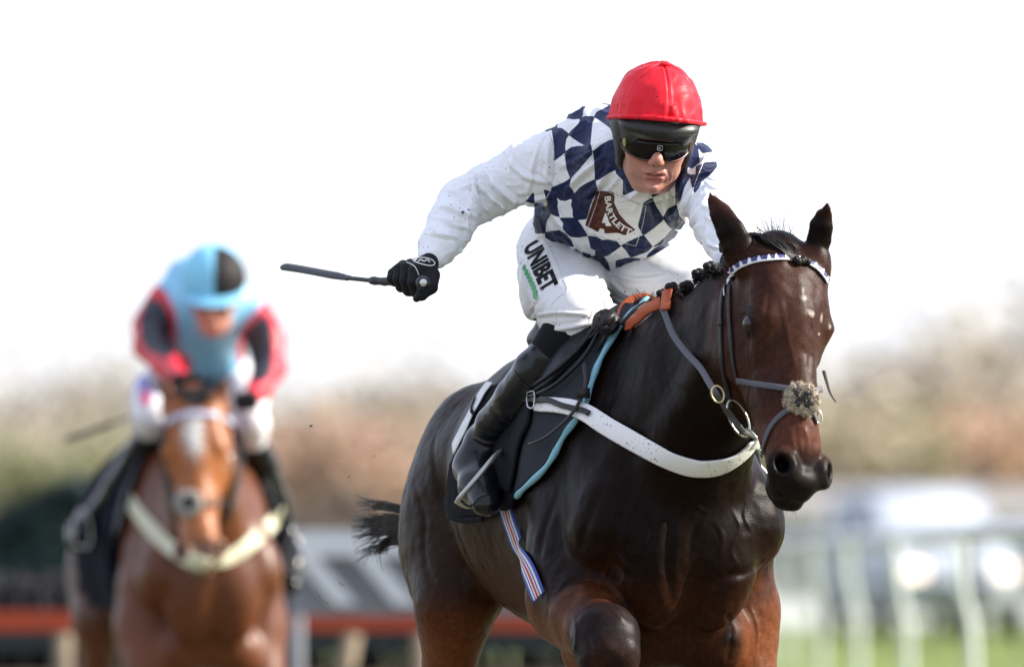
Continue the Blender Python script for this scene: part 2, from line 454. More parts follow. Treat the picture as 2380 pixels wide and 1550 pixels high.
        nc_ = p(.545, -.036, s*.053); do = unit(d(.12, .80, s*.58)); e1 = unit(d(1, .05, s*-.25)-do*np.dot(d(1, .05, s*-.25), do)); e2 = np.cross(do, e1)
        rg_ = [nc_+e1*math.cos(t)*.0255+e2*math.sin(t)*.0205+do*.002 for t in np.linspace(0, 2*math.pi, 11)]
        for i in range(10): B.add(rg_[i], rg_[i+1], .0095, .0095, k=.016)
        B.add(nc_+do*.016, nc_-do*.022, (.0165, .0215), (.010, .013), k=.007, side=e2, op='-')
        HA((.30, -.018, s*.010), (.46, -.024, s*.014), .014, .011, k=.03)
        HA((.34, -.046, s*.048), (.47, -.048, s*.038), .006, .005, k=.025)
        HA((.36, -.074, s*.050), (.50, -.072, s*.046), .006, .006, k=.02)
        HA((.42, -.032, s*.034), (.50, -.024, s*.026), .006, .008, k=.018)
    HA((.47, -.070, 0), (.56, -.074, 0), (.044, .040), (.048, .040), k=.04)
    HA((.575, -.046, .012), (.590, -.066, .014), .024, .022, k=.022)    # upper lip
    HA((.575, -.046, -.012), (.590, -.066, -.014), .024, .022, k=.022)
    HA((.575, -.105, .010), (.602, -.098, .012), (.030, .028), (.028, .022), k=.012)   # chin
    HA((.575, -.105, -.010), (.602, -.098, -.012), (.030, .028), (.028, .022), k=.012)
    HA((.40, -.10, 0), (.56, -.10, 0), (.030, .03), (.036, .03), k=.03)
    HA((.597, -.079, -.032), (.600, -.079, .032), .003, .003, k=.010, op='-')          # mouth
    # ears
    for st, sd, cav in legs['ears']:
        B.add(p(.035, -.055, .045 if st[0][0][1] > hd.P[1] else -.045), st[0][0], .034, .028, k=.06, side=sd)
        for i, ((a0, r0), (a1, r1)) in enumerate(zip(st[:-1], st[1:])): B.add(a0, a1, r0, r1, k=.03 if i == 0 else .003, side=sd)
        if cav is not None: B.add(cav[0], cav[1], cav[2], cav[3], k=.008, side=sd, op='-')
    return B
def head_w(hd, V):
    q = hd.l(V); return q[:, 0], q[:, 1], q[:, 2]

def mix(a, b, t): return a*(1-t)[:, None]+np.asarray(b)[None, :]*t[:, None]
def horse_colour(V, N, hd, pal, legs):
    """coat colours by region: black points, darker top line, light flank and inner legs, muzzle, markings"""
    f, r, z = V[:, 0], V[:, 1], V[:, 2]; u, v, w = head_w(hd, V)
    n1 = vnoise(V, 6, 1)*.6+vnoise(V, 14, 2)*.4; n2 = vnoise(V, 40, 3)
    body = np.tile(np.array(pal['body']), (len(V), 1))
    hind = sstep(-.45, -.8, f+.08*n1); body = mix(body, pal['hind'], hind)
    flank = sstep(-.02, -.2, f)*sstep(-.95, -.6, f)*sstep(1.22, 1.0, z+.06*n1); body = mix(body, pal['flank'], flank)
    low = sstep(1.0, .80, z+.08*n1+.03*n2)*(sstep(.13, .19, np.abs(r)+.03*n1)*sstep(.0, .1, f)+sstep(-.5, -.7, f)*sstep(.95, .75, z)); body = mix(body, pal['leg'], np.clip(low*pal.get('legw', 1), 0, 1))
    tan = sstep(.0, .5, N[:, 2]*-1)*sstep(1.1, .8, z)*.25; body = mix(body, pal['leg'], tan)
    breast = sstep(.2, .4, f)*sstep(.9, 1.0, z)*sstep(1.3, 1.12, z)*np.clip(.35+.5*n1, 0, 1); body = mix(body, pal['flank'], breast*.35)
    for s, e, kn, c, ft in legs['fore']:
        d = np.linalg.norm(V-np.array(kn), axis=1); body = mix(body, pal['point'], sstep(.16, .08, d+.02*n1)*.92)
        d2, _ = seg_dist(V, [kn, c, ft]); body = mix(body, pal['point'], sstep(.10, .06, d2))
    for s, g, k_, c, ft in legs['hind']:
        d2, _ = seg_dist(V, [k_, c, ft]); body = mix(body, pal['point'], sstep(.12, .07, d2))
    hm = sstep(-.03, .05, u)*sstep(.16, .10, np.abs(w))*sstep(-.30, -.2, v)*(u < .75)
    # the neck side of the jowl keeps the neck's colour
    body = mix(body, pal['head'], hm)
    fl = hm*sstep(.10, .3, u)*np.clip(.4+.6*n1, 0, 1); body = mix(body, pal['head2'], fl*.7)
    red = hm*sstep(.36, .44, u)*sstep(.535, .47, u)*np.clip(.7+.5*n1, 0, 1); body = mix(body, pal['nose'], red*.8)
    dk = hm*sstep(.485, .55, u+.012*n2+.01*n1); body = mix(body, pal['muzzle'], dk)
    for s in (1, -1):
        de = np.linalg.norm(np.stack([u-.186, v+.056, w-s*.1], 1)*np.array([.8, 1, 1]), axis=1); body = mix(body, pal['muzzle'], hm*sstep(.042, .024, de)*.9)
        dn = np.linalg.norm(np.stack([(u-.545)/.024, (v+.042)/.020, (w-s*.050)/.018], 1), axis=1); body = mix(body, (.002, .002, .002), hm*sstep(1.15, .75, dn))
    ear = sstep(-.05, -.12, u)*(np.abs(w) < .2)*(v > -.2); body = mix(body, pal['head'], ear*.9); body = mix(body, pal['muzzle'], sstep(-.15, -.185, u)*(np.abs(w) < .2)*(v > -.2)*.7)
    for (mu, mw, ru, rw) in pal['marks']:
        d = np.sqrt(((u-mu)/ru)**2+((w-mw)/rw)**2)*pal.get('mk', 1.)+.55*vnoise(V, 220, 5)+.4*vnoise(V, 90, 6)
        body = mix(body, pal['white'], sstep(1.5, .25, d)*hm*(v > -.05))
    body = body*(1+.10*n1+.06*n2)[:, None]
    return np.clip(body, .0005, 1)

H1 = HorseFrame((.275, D1, 0), 16)
hd1 = HeadFrame((.885, -.121, 1.682), (.33, .018, -.94), 23)
def ear_st(HF, W_, px, lst, dy, thick):
    return [(HF.l(W_(x, y, dy+dd)), (w*px, w*px*thick)) for x, y, w, dd in lst]
legs1 = dict(
    fore=[(1, (.22, .205, .90), (.56, .222, .788), (.34, .222, .56), (.28, .225, .48)),
          (-1, (.17, -.20, .86), (.30, -.195, .46), (.28, -.195, .16), (.33, -.195, .08))],
    hind=[(1, (-.78, .205, .88), (-1.02, .17, .52), (-.82, .16, .22), (-.74, .16, .12)),
          (-1, (-.66, -.19, .85), (-.80, -.15, .50), (-.55, -.15, .28), (-.45, -.15, .20))],
    ears=[(ear_st(H1, W, 1/1033, [(1724, 596, 34, .02), (1714, 572, 38, .0), (1696, 534, 34, .0), (1673, 492, 25, .01), (1657, 468, 14, .015), (1647, 452, 5, .02), (1642, 444, 2, .02)], -.84, .55), H1.d_((.9, 0, .45)), None),
          (ear_st(H1, W, 1/1033, [(1893, 618, 24, .03), (1897, 590, 26, .02), (1903, 558, 29, .02), (1909, 526, 28, .015), (1916, 500, 19, .01), (1923, 486, 10, 0), (1926, 474, 4, 0), (1927, 466, 1.5, 0)], -.80, .6), H1.d_((1, 0, .15)),
           (H1.l(W(1903, 560, -.835)), H1.l(W(1914, 508, -.825)), (.016, .012), (.009, .008)))])
neck1 = [((.16, 0, 1.24), (.15, .30)), ((.42, -.015, 1.36), (.11, .225)), ((.66, -.06, 1.485), (.082, .165)), ((.84, -.095, 1.575), (.07, .115))]
FLD1 = horse_field(hd1, neck1, legs1)
for a, b in (((.445, .13, 1.02), (.455, .02, .88)), ((.44, -.12, 1.05), (.455, -.03, .9))): FLD1.add(a, b, .006, .005, k=.02)
if 1:
    V, Q = FLD1.mesh(.009, lo=(-1.5, -.6, .0), sub=1)
    N = vnormals(V, Q)
    pal1 = dict(body=(.0062, .0030, .0024), hind=(.014, .0055, .0034), flank=(.024, .0110, .0066), leg=(.120, .036, .013), point=(.010, .008, .0085),
                head=(.038, .0150, .0105), head2=(.058, .022, .013), nose=(.12, .040, .023), muzzle=(.0105, .0075, .0072), white=(.34, .29, .25), mk=1.45,
                marks=[(.115, .004, .012, .005), (.135, .004, .010, .010), (.170, -.012, .010, .013), (.172, -.048, .013, .007), (.185, -.075, .006, .005), (.212, -.042, .004, .004)])
    C1 = horse_colour(V, N, hd1, pal1, legs1)
    # veins and muscle relief
    V = V+N*(.0012*vnoise(V, 28, 9)+.0009*vnoise(V, 60, 10))[:, None]
    VW = H1.w(V); Q = Q[:, ::-1].copy(); QW = Q; S0 = Surf(VW, Q); NW = vnormals(VW, Q)
    def relief(V, lines):
        for pts, w, a in lines:
            try: P, _ = S0.path(pts, 16)
            except RuntimeError: print('missed', pts[0]); continue
            m = np.nonzero(np.all((V > P.min(0)-.05) & (V < P.max(0)+.05), 1))[0]; d, t = seg_dist(V[m], P); w = w/998.
            V[m] += NW[m]*(np.exp(-(d/w)**2)*a*.8/1000*np.sin(np.clip(t, 0, 1)*math.pi)**.5)[:, None]
        return V
    VEIN, GRV = 5, 9
    VW = relief(VW, [
      ([(1562,1150),(1556,1230),(1552,1310),(1560,1400)],13,-9), ([(1440,1190),(1425,1250),(1432,1310),(1470,1350)],12,-7), ([(1460,1230),(1448,1262),(1470,1300)],7,4), ([(1400,1290),(1425,1320),(1418,1360),(1400,1380)],6,4), ([(1418,1285),(1446,1300),(1450,1345),(1430,1372)],6,4.5),
      ([(1430,1300),(1405,1335),(1380,1350)],5,3), ([(1500,1180),(1520,1230),(1500,1290)],8,-4), ([(1640,1180),(1610,1240),(1600,1300)],8,-4), ([(1290,1385),(1320,1355),(1370,1345),(1430,1375),(1470,1430)],11,-8), ([(1655,1370),(1690,1340),(1740,1330),(1775,1300)],11,-8),
      ([(1400,1130),(1370,1200),(1345,1290)],14,-6), ([(1290,1160),(1262,1240),(1250,1330)],14,-6), ([(1500,1100),(1470,1180),(1440,1240)],5,3), ([(1060,1215),(1075,1270),(1110,1340),(1150,1400)],12,-8), ([(1005,1020),(1010,1100),(1035,1180),(1050,1230)],13,-7), ([(960,1120),(985,1200),(985,1290),(1010,1370)],12,-6),
      ([(1090,1260),(1130,1330),(1180,1400),(1230,1440)],4,2.6), ([(1130,1330),(1160,1345),(1185,1375)],3.5,2.2), ([(1075,1420),(1080,1460),(1065,1520)],5,3), ([(1100,1440),(1130,1480),(1150,1530)],4,2.5), ([(1700,1180),(1720,1230),(1700,1280),(1720,1320)],6,3.5), ([(1740,1150),(1730,1200),(1750,1240)],5,3), ([(1660,1210),(1680,1250),(1670,1300)],5,3), ([(1600,1150),(1625,1180),(1650,1190)],5,2.5),
      ([(1690,1420),(1700,1470),(1690,1540)],8,-5), ([(1740,1400),(1760,1460),(1755,1540)],5,3), ([(1330,1420),(1340,1470),(1330,1530)],7,4), ([(1380,1430),(1420,1420),(1450,1440)],7,4), ([(1360,1470),(1380,1520)],7,-4),
      # face: bony ridges and veins
      ([(1790,660),(1782,720),(1775,770)],7,-4), ([(1815,690),(1830,780),(1850,860)],6,2.5), ([(1880,700),(1885,780),(1880,860)],7,-3.5), ([(1745,800),(1765,860),(1790,930)],5,3), ([(1765,860),(1740,900),(1735,960)],4,2.5), ([(1800,990),(1815,1040),(1830,1075)],4,2.5), ([(1850,985),(1852,1030),(1862,1070)],4.5,-3), ([(1870,990),(1878,1030),(1872,1070)],4,2.5), ([(1780,960),(1800,1010),(1812,1060)],4,2),
      ([(1748,735),(1765,760),(1762,800)],6,3.5), ([(1755,705),(1735,720),(1715,728)],5,3), ([(1735,590),(1750,560),(1742,540)],6,-3), ([(1700,800),(1705,860),(1725,930)],8,-3)])
    S1 = Surf(VW, Q)
    horse1 = thing('racehorse', 'dark bay racehorse galloping in front with a sheepskin cross noseband and white breastgirth', 'horse', H1.w((0, 0, 0)))
    M_coat = mat('horse_coat', (.03, .015, .01), rough=.38, spec=.06, attr='Col', noise=.24, nscale=90, bump=.45, bscale=300, bdist=.0014, sheen=.0)
    mesh_obj('body', VW, Q, M_coat, horse1, col=C1)
print('horse', time.time()-T0, len(V))
# ------------------------------------------------------------------ leading jockey
PX = 1/998.
def rr(*a): return tuple(x*PX for x in a)
VIEW = np.array([0, 1., 0]); XR = np.array([1., 0, 0])
hip1 = W(1320, 590, .40)
def poly_sd(P, poly):
    """signed distance in photo units, negative inside"""
    poly = np.asarray(poly, float); n = len(poly); d = np.full(len(P), 1e9); ins = np.zeros(len(P), bool)
    for i in range(n):
        a, b = poly[i], poly[(i+1) % n]; ba = b-a; w = P-a; t = np.clip(w@ba/(ba@ba), 0, 1)
        d = np.minimum(d, np.linalg.norm(w-t[:, None]*ba, axis=1))
        c = ((a[1] > P[:, 1]) != (b[1] > P[:, 1])) & (P[:, 0] < (b[0]-a[0])*(P[:, 1]-a[1])/np.where(abs(b[1]-a[1]) < 1e-9, 1e-9, b[1]-a[1])+a[0]); ins ^= c
    return np.where(ins, -d, d)
def proj(V):
    q = V-np.array([0, 0, CH]); f = q@FWD; return np.stack([1190+FP*q[:, 0]/f, 775-FP*(q@UPV)/f], 1)
def smooth_poly(p, it=1):
    p = np.asarray(p, float)
    for _ in range(it):
        q = np.roll(p, -1, 0); p = np.stack([p*.93+q*.07, p*.07+q*.93], 1).reshape(-1, 2)
    return p
K = .929688
def cropmap(ox, oy, s): return lambda L: smooth_poly([((ox+x*s)*K, (oy+y*s)*K) for x, y in L])
c1, c2, c3, c4 = cropmap(1320, 240, .1419), cropmap(1300, 440, .1677), cropmap(1540, 340, .2322), cropmap(1300, 420, .3097)
NAVY = [c1(p) for p in [
 [(170,520),(330,410),(470,300),(540,345),(520,480),(500,570),(415,590),(320,625),(250,570)],
 [(540,330),(530,230),(560,120),(1020,40),(1010,190),(970,250),(960,350),(910,400),(800,410),(680,390),(560,350)],
 [(915,400),(1000,365),(1100,362),(1165,375),(1130,470),(1115,620),(1095,845),(1000,868),(900,815),(720,690),(760,620),(840,550),(900,490),(918,440)],
 [(420,590),(500,570),(590,575),(680,640),(715,690),(670,760),(650,870),(650,1000),(450,1150),(470,900),(440,700)],
 [(1170,370),(1210,290),(1420,180),(1560,140),(1560,600),(1480,590),(1380,510),(1280,440)],
 [(1190,105),(1430,165),(1480,110),(1300,70)],
 [(655,985),(770,910),(870,895),(1000,885),(1095,845),(1120,940),(1125,1020),(1050,1110),(900,1290),(750,1450),(690,1300),(665,1150)],
 [(1150,980),(1300,860),(1430,790),(1560,760),(1580,1000),(1560,1290),(1400,1370),(1270,1460),(1185,1490),(1180,1300),(1165,1080)]]]
NAVY += [c2(p) for p in [
 [(780,-20),(740,50),(640,110),(470,180),(470,230),(540,310),(600,360),(680,370),(760,335),(810,270),(780,210),(730,160),(750,60)],
 [(1115,60),(1150,200),(1050,420),(990,640),(850,655),(790,600),(790,500),(765,440),(780,360),(760,335),(820,260),(900,170),(1000,110)],
 [(95,380),(200,250),(215,410)],
 [(220,410),(340,410),(380,470),(450,580),(400,660),(380,740),(378,850),(240,858),(160,780),(160,745),(210,680),(225,560)],
 [(360,210),(470,240),(540,320),(560,400),(550,470),(590,620),(450,560),(380,470),(420,430),(390,330)],
 [(590,630),(785,628),(850,655),(900,720),(1010,895),(860,915),(760,905),(700,860),(640,780),(650,700)],
 [(378,850),(480,825),(590,815),(680,870),(760,960),(800,1060),(650,1020),(520,1000),(378,915)],
 [(1015,895),(1150,915),(1220,960),(1310,955),(1430,965),(1500,1050),(1300,1190),(1120,1190),(1130,1110),(1060,1080),(1040,1000)],
 [(820,1080),(900,1140),(1040,1170),(1060,1200),(1240,1195),(1310,1300),(1350,1430),(1060,1430),(960,1270)]]]
NAVY += [c3(p) for p in [
 [(0,80),(0,400),(40,440),(80,480),(75,640),(230,570),(270,550),(180,480),(100,380),(60,250)],
 [(385,600),(390,660),(480,620),(590,540),(650,450),(690,360),(640,400),(560,480),(450,570)],
 [(390,670),(430,760),(505,880),(500,910),(420,980),(295,1070),(240,970),(270,850),(300,720)],
 [(60,1180),(200,1110),(295,1070),(390,1190),(340,1240),(160,1310),(110,1230)],
 [(510,880),(560,790),(650,740),(680,870),(720,910),(750,930),(745,960),(690,1005),(600,1000),(550,950)],
 [(610,1005),(690,1050),(560,1140),(400,1195),(480,1140)],
 [(645,740),(640,600),(650,420),(690,350),(750,290),(770,330),(760,420),(730,560),(690,700)],
 [(770,260),(800,150),(830,60),(880,130),(900,280),(820,350),(770,330)],
 [(840,-20),(890,-20),(960,60),(1040,170),(930,185),(880,120),(860,50)],
 [(865,330),(960,290),(1080,280),(1085,330),(1030,400),(930,480),(860,420)],
 [(800,420),(860,420),(925,480),(890,560),(845,615),(810,510)],
 [(760,400),(800,420),(770,480),(720,580),(735,500)],
 [(0,1345),(120,1315),(265,1325),(150,1400),(0,1450)], [(340,1285),(420,1210),(550,1150),(580,1175),(400,1280),(330,1310)], [(0,1150),(50,1185),(0,1215),(-40,1190)]]]
BROWN = c4([(620,185),(690,188),(755,195),(765,240),(760,280),(800,370),(860,440),(935,500),(845,545),(790,525),(680,530),(680,497),(645,488),(630,520),(575,490),(525,465),(560,350)])
BHOLE = [c4([(690,355),(715,420),(712,445),(660,445)]), c4([(712,425),(742,470),(690,470),(690,450)])]

def jacket_field():
    B = Field(); A = lambda *a, **k: B.add(*a, **k)
    A(W(1478, 385, -.03), W(1425, 470, .14), rr(135, 100), rr(150, 105), k=.05, side=XR)     # chest
    A(W(1425, 470, .14), W(1385, 545, .34), rr(150, 105), rr(125, 105), k=.05, side=XR)
    A(W(1400, 318, .06), W(1375, 420, .30), rr(95, 78), rr(110, 90), k=.06, side=XR)       # back
    A(W(1345, 352, .06), W(1320, 400, .12), rr(62, 58), rr(70, 60), k=.05)                  # right shoulder
    A(W(1480, 350, -.05), W(1590, 385, -.12), rr(70, 60), rr(62, 55), k=.05)
    A(W(1410, 520, .12), W(1420, 585, .22), rr(95, 60), rr(62, 36), k=.05, side=XR)        # hanging front
    A(W(1300, 500, .26), W(1330, 560, .34), rr(62, 70), rr(70, 50), k=.05, side=XR)
    A(W(1540, 465, -.02), W(1500, 560, .16), rr(72, 60), rr(50, 35), k=.05, side=XR)
    A(W(1470, 600, .20), W(1390, 612, .22), rr(26, 20), rr(20, 18), k=.03)
    # right arm
    B.chain([(W(1325, 362, .08), rr(78, 66)), (W(1230, 402, .10), rr(72, 62)), (W(1140, 442, .12), rr(62, 54)), (W(1075, 478, .12), rr(54, 50))], k=.02, side=(0, 0, 1))
    B.chain([(W(1082, 470, .12), rr(62, 54)), (W(1048, 520, .05), rr(52, 46)), (W(1018, 570, -.03), rr(44, 38)), (W(1006, 596, -.06), rr(34, 30))], k=.02, side=XR)
    A(W(1085, 520, .08), W(1062, 575, .0), rr(34, 16), rr(16, 10), k=.02)
    # left arm
    B.chain([(W(1612, 398, -.12), rr(64, 58)), (W(1670, 465, -.26), rr(82, 64)), (W(1686, 522, -.36), rr(74, 60))], k=.03, side=XR)
    B.chain([(W(1686, 518, -.36), rr(72, 58)), (W(1680, 560, -.45), rr(46, 42)), (W(1690, 600, -.50), rr(34, 30))], k=.02, side=XR)
    # collar
    A(W(1445, 350, -.10), W(1505, 425, -.14), rr(46, 40), rr(52, 40), k=.025, side=XR); A(W(1505, 425, -.14), W(1585, 390, -.16), rr(40, 36), rr(34, 30), k=.025)
    return B
def folds(V, N, surf, lines, back=None):
    """cloth folds: traced ridge lines (photo path, half width, height in mm, sharp side)"""
    for pts, w, a, *sk in lines:
        try: P, _ = surf.path(pts, 14)
        except RuntimeError: print('fold missed', pts[0]); continue
        d, t = seg_dist(V, P); w = w*PX*.8
        env = np.sin(np.clip(t, .0, 1)*math.pi)**.6+.0
        m = d < 3*w; x = d[m]/w
        V[m] += N[m]*((np.exp(-x*x)-.35*np.exp(-(x-1.6)**2*2))*a*1.9/1000*env[m])[:, None]
    return V
if 1:
    JF = jacket_field(); V, Q = JF.mesh(.0054, sub=1); V = smooth_v(V, Q, 4); N = vnormals(V, Q); sj = Surf(V, Q)
    # low crumple over the whole cloth, stretched along the sleeves
    rg = 1-np.abs(vnoise(V*np.array([1.5, .7, .7])+.03*vnoise(V, 9, 27)[:, None], 22, 23)); rg2 = 1-np.abs(vnoise(V*np.array([.7, .7, 1.5])+.02*vnoise(V, 12, 26)[:, None], 34, 24))
    V = V+N*(.0028*vnoise(V*np.array([1, .6, 1.3]), 17, 21)+.0045*(rg**3-.5)+.0024*(rg2**4-.4))[:, None]
    FL = [([(1285,300),(1275,370),(1270,440)],9,5), ([(1270,300),(1240,380),(1225,470)],7,3), ([(1130,390),(1150,430),(1210,470),(1270,480)],9,8), ([(1110,395),(1125,440),(1170,480),(1215,500)],8,8),
      ([(1095,405),(1105,450),(1130,485),(1140,500)],7,7), ([(1180,370),(1220,410),(1280,425)],9,6), ([(1040,440),(1080,460),(1120,500)],9,6), ([(1020,480),(1060,490),(1110,505)],8,6),
      ([(1010,505),(1050,520),(1090,530)],7,5), ([(1000,540),(1030,548),(1065,552)],7,4), ([(1110,540),(1090,590),(1045,620)],8,6), ([(1125,520),(1110,560),(1060,590)],6,5),
      ([(1060,440),(1110,430),(1130,470)],8,5), ([(1200,470),(1250,460),(1300,450)],7,5), ([(1250,395),(1290,430),(1300,455)],7,4),
      ([(1400,330),(1370,360),(1300,390)],9,6), ([(1405,360),(1360,400),(1310,450)],9,7), ([(1420,385),(1390,430),(1340,470)],8,6), ([(1430,420),(1400,450),(1340,480)],7,6),
      ([(1250,470),(1275,510),(1310,560)],8,6), ([(1270,460),(1300,510),(1330,540),(1370,600)],8,7), ([(1380,530),(1400,560),(1430,600)],8,5), ([(1500,420),(1480,450),(1430,470)],7,5),
      ([(1600,400),(1590,440),(1560,500)],8,7), ([(1630,420),(1600,470),(1585,520)],9,8), ([(1560,430),(1545,470),(1555,510)],7,6), ([(1650,450),(1620,500),(1600,540)],9,6), ([(1640,500),(1670,530),(1700,540)],8,5),
      ([(1450,560),(1490,590),(1550,575)],8,5), ([(1300,545),(1350,585),(1390,600)],7,4), ([(1640,560),(1660,575),(1690,580)],6,4), ([(1620,470),(1680,500),(1730,520)],9,5)]
    V = folds(V, N, sj, FL); V = smooth_v(V, Q, 1, .15); N = vnormals(V, Q)
    pr = proj(V); fr = (V@VIEW*0+N@(-FWD)) > -.15
    xL = pr[:, 0]
    trunk = ~(((pr[:, 0] < 1262) | ((pr[:, 0] < 1305) & (pr[:, 1] > 375+(1305-pr[:, 0])*.0) & (pr[:, 1] < 468)) | ((pr[:, 0] > 1640) & (pr[:, 1] > 440))) )
    sd = np.full(len(V), 50.)
    for p in NAVY:
        lo, hi = p.min(0)-12, p.max(0)+12; m = np.all((pr > lo) & (pr < hi), 1)
        sd[m] = np.minimum(sd[m], poly_sd(pr[m], p))
    q = V-W(1430, 480, .2); R_ = [q@unit([1, 0, .3]), q@unit([-.3, .3, 1]), q@unit([.1, 1, -.2])]
    chk = np.sin(R_[0]*38)*np.sin(R_[1]*38+1)*np.sign(1)*6
    back = sstep(-.35, -.5, N@(-FWD)); body_back = back*((pr[:, 0] > 1285) & (pr[:, 0] < 1620))
    sd = np.where(body_back > .5, chk, sd)
    bs = poly_sd(pr, BROWN)
    for h in BHOLE: bs = np.maximum(bs, -poly_sd(pr, h))
    bs = np.where(N@(-FWD) < 0, 50, bs)
    col = np.stack([np.clip(.5+(sd-1.1)*.04, 0, 1), np.clip(.5+bs*.04, 0, 1), np.zeros(len(V))], 1)
    SJ = Surf(V, Q)
    jockey1 = thing('person', 'jockey in red cap and checked navy and white silks, whip arm stretched out', 'person', hip1)
    # silk: white with navy print, mud flecks
    def silk(name, base, c_print, c_logo, mud=.5):
        m = mat(name, base, rough=.45, spec=.22, sheen=.04, bump=.12, bscale=260, bdist=.0008)
        N_, L_ = m.node_tree.nodes, m.node_tree.links; b = N_['Principled BSDF']
        at = N_.new('ShaderNodeAttribute'); at.attribute_name = 'Col'; sp = N_.new('ShaderNodeSeparateColor'); L_.new(at.outputs['Color'], sp.inputs[0])
        cur = None; tc = N_.new('ShaderNodeTexCoord')
        def layer(fac_out, colr, prev):
            mx = N_.new('ShaderNodeMix'); mx.data_type = 'RGBA'; L_.new(fac_out, mx.inputs[0])
            if prev is None: mx.inputs[6].default_value = (*base, 1)
            else: L_.new(prev, mx.inputs[6])
            mx.inputs[7].default_value = (*colr, 1); return mx.outputs[2]
        def thr(out, a, b_):
            mp = N_.new('ShaderNodeMapRange'); mp.inputs[1].default_value = a; mp.inputs[2].default_value = b_; mp.inputs[3].default_value = 1; mp.inputs[4].default_value = 0; L_.new(out, mp.inputs[0]); return mp.outputs[0]
        if c_print: cur = layer(thr(sp.outputs[0], .48, .52), c_print, cur)
        if c_logo: cur = layer(thr(sp.outputs[1], .48, .52), c_logo, cur)
        if mud:
            # flecks of two sizes: small jittered dots kept only where a coarse noise allows
            for sc_, r_, lo_ in ((70, .13, .44), (36, .10, .48), (17, .07, .50)):
                vo = N_.new('ShaderNodeTexVoronoi'); vo.inputs['Scale'].default_value = sc_; L_.new(tc.outputs['Object'], vo.inputs['Vector'])
                d = N_.new('ShaderNodeTexNoise'); d.inputs['Scale'].default_value = 9; L_.new(tc.outputs['Object'], d.inputs['Vector'])
                k = N_.new('ShaderNodeMapRange'); k.inputs[1].default_value = lo_; k.inputs[2].default_value = lo_+.1; L_.new(d.outputs['Fac'], k.inputs[0])
                dt = thr(vo.outputs['Distance'], r_*.8, r_*1.3)
                wn = N_.new('ShaderNodeTexWhiteNoise'); L_.new(vo.outputs['Position'], wn.inputs['Vector']); rk = N_.new('ShaderNodeMapRange'); rk.inputs[1].default_value = .40; rk.inputs[2].default_value = .5; L_.new(wn.outputs['Value'], rk.inputs[0])
                m1 = N_.new('ShaderNodeMath'); m1.operation = 'MULTIPLY'; L_.new(dt, m1.inputs[0]); L_.new(k.outputs[0], m1.inputs[1])
                m2 = N_.new('ShaderNodeMath'); m2.operation = 'MULTIPLY'; L_.new(m1.outputs[0], m2.inputs[0]); L_.new(rk.outputs[0], m2.inputs[1])
                m3 = N_.new('ShaderNodeMath'); m3.operation = 'MULTIPLY'; L_.new(m2.outputs[0], m3.inputs[0]); m3.inputs[1].default_value = mud*1.8; m3.use_clamp = True
                cur = layer(m3.outputs[0], (.035, .02, .014), cur)
        if cur is not None: L_.new(cur, b.inputs['Base Color'])
        return m
    M_silk = silk('silk', (.80, .81, .84), (.010, .018, .066), (.075, .015, .007))
    mesh_obj('jacket', V, Q, M_silk, jockey1, col=col)
    print('jacket', time.time()-T0, len(V))
    # breeches
    B = Field(); A = lambda *a, **k: B.add(*a, **k)
    A(W(1345, 560, .46), W(1320, 585, .38), rr(120, 110), rr(110, 90), k=.05, side=XR)
    B.chain([(W(1292, 585, .42), rr(92, 92)), (W(1312, 660, .20), rr(96, 88)), (W(1336, 726, -.06), rr(84, 78)), (W(1342, 740, -.10), rr(76, 72))], k=.03, side=XR)
    B.chain([(W(1345, 738, -.08), rr(76, 66)), (W(1330, 768, -.02), rr(66, 58))], k=.02, side=unit([.95, 0, .3]))
    B.chain([(W(1420, 610, .42), rr(95, 85)), (W(1520, 650, .22), rr(92, 84)), (W(1625, 705, .02), rr(76, 72)), (W(1640, 760, .06), rr(62, 58))], k=.03, side=XR)
    A(W(1225, 640, .30), W(1235, 720, .18), rr(26, 20), rr(22, 18), k=.03)
    V, Q = B.mesh(.0075, sub=1); V = smooth_v(V, Q, 2); N = vnormals(V, Q); sb = Surf(V, Q)
    V = V+N*(.0018*vnoise(V, 16, 31)+.0007*vnoise(V, 50, 32))[:, None]
    V = folds(V, N, sb, [([(1240,735),(1290,728),(1370,730)],6,6), ([(1235,745),(1255,720),(1270,690)],6,5), ([(1230,720),(1250,700),(1262,670)],5,4), ([(1260,770),(1330,760),(1400,745)],7,3),
        ([(1395,640),(1400,690),(1408,730)],9,-7), ([(1405,640),(1450,680),(1520,700)],7,4), ([(1400,670),(1440,700),(1480,715)],6,4), ([(1410,630),(1480,650),(1560,640)],7,3), ([(1200,560),(1215,620),(1245,720)],6,4), ([(1205,590),(1235,680),(1250,740)],5,-3)])
    N = vnormals(V, Q); SB = Surf(V, Q); pr = proj(V)
    # hem of the right leg: cut by colour? no - the sock shows below the hem as its own part
    M_breech = silk('breeches_fabric', (.74, .74, .75), None, None, mud=.55)
    mesh_obj('breeches', V, Q, M_breech, jockey1)
    print('breeches', time.time()-T0, len(V))

    # ---- head
    ru_ = unit([math.sin(math.radians(6)), -math.sin(math.radians(19)), math.cos(math.radians(19))]); fy = math.radians(6)
    rf_ = unit(np.array([math.sin(fy), -math.cos(fy), 0])-ru_*np.dot([math.sin(fy), -math.cos(fy), 0], ru_)); rx_ = np.cross(ru_, rf_)*-1
    if rx_[0] < 0: rx_ = -rx_
    HC = W(1519, 331, -.22)
    def h(r, u, f): return HC+r*rx_+u*ru_+f*rf_
    HM = np.stack([rx_, ru_, rf_])
    B = Field(); A = lambda a, b, ra, rb=None, k=.012, **kw: B.add(h(*a), h(*b) if b else None, ra, rb, k=k, side=rx_, **kw)
    B.ell(h(0, .045, -.012), (ru_, rx_), (.098, .074, .095), k=.02)
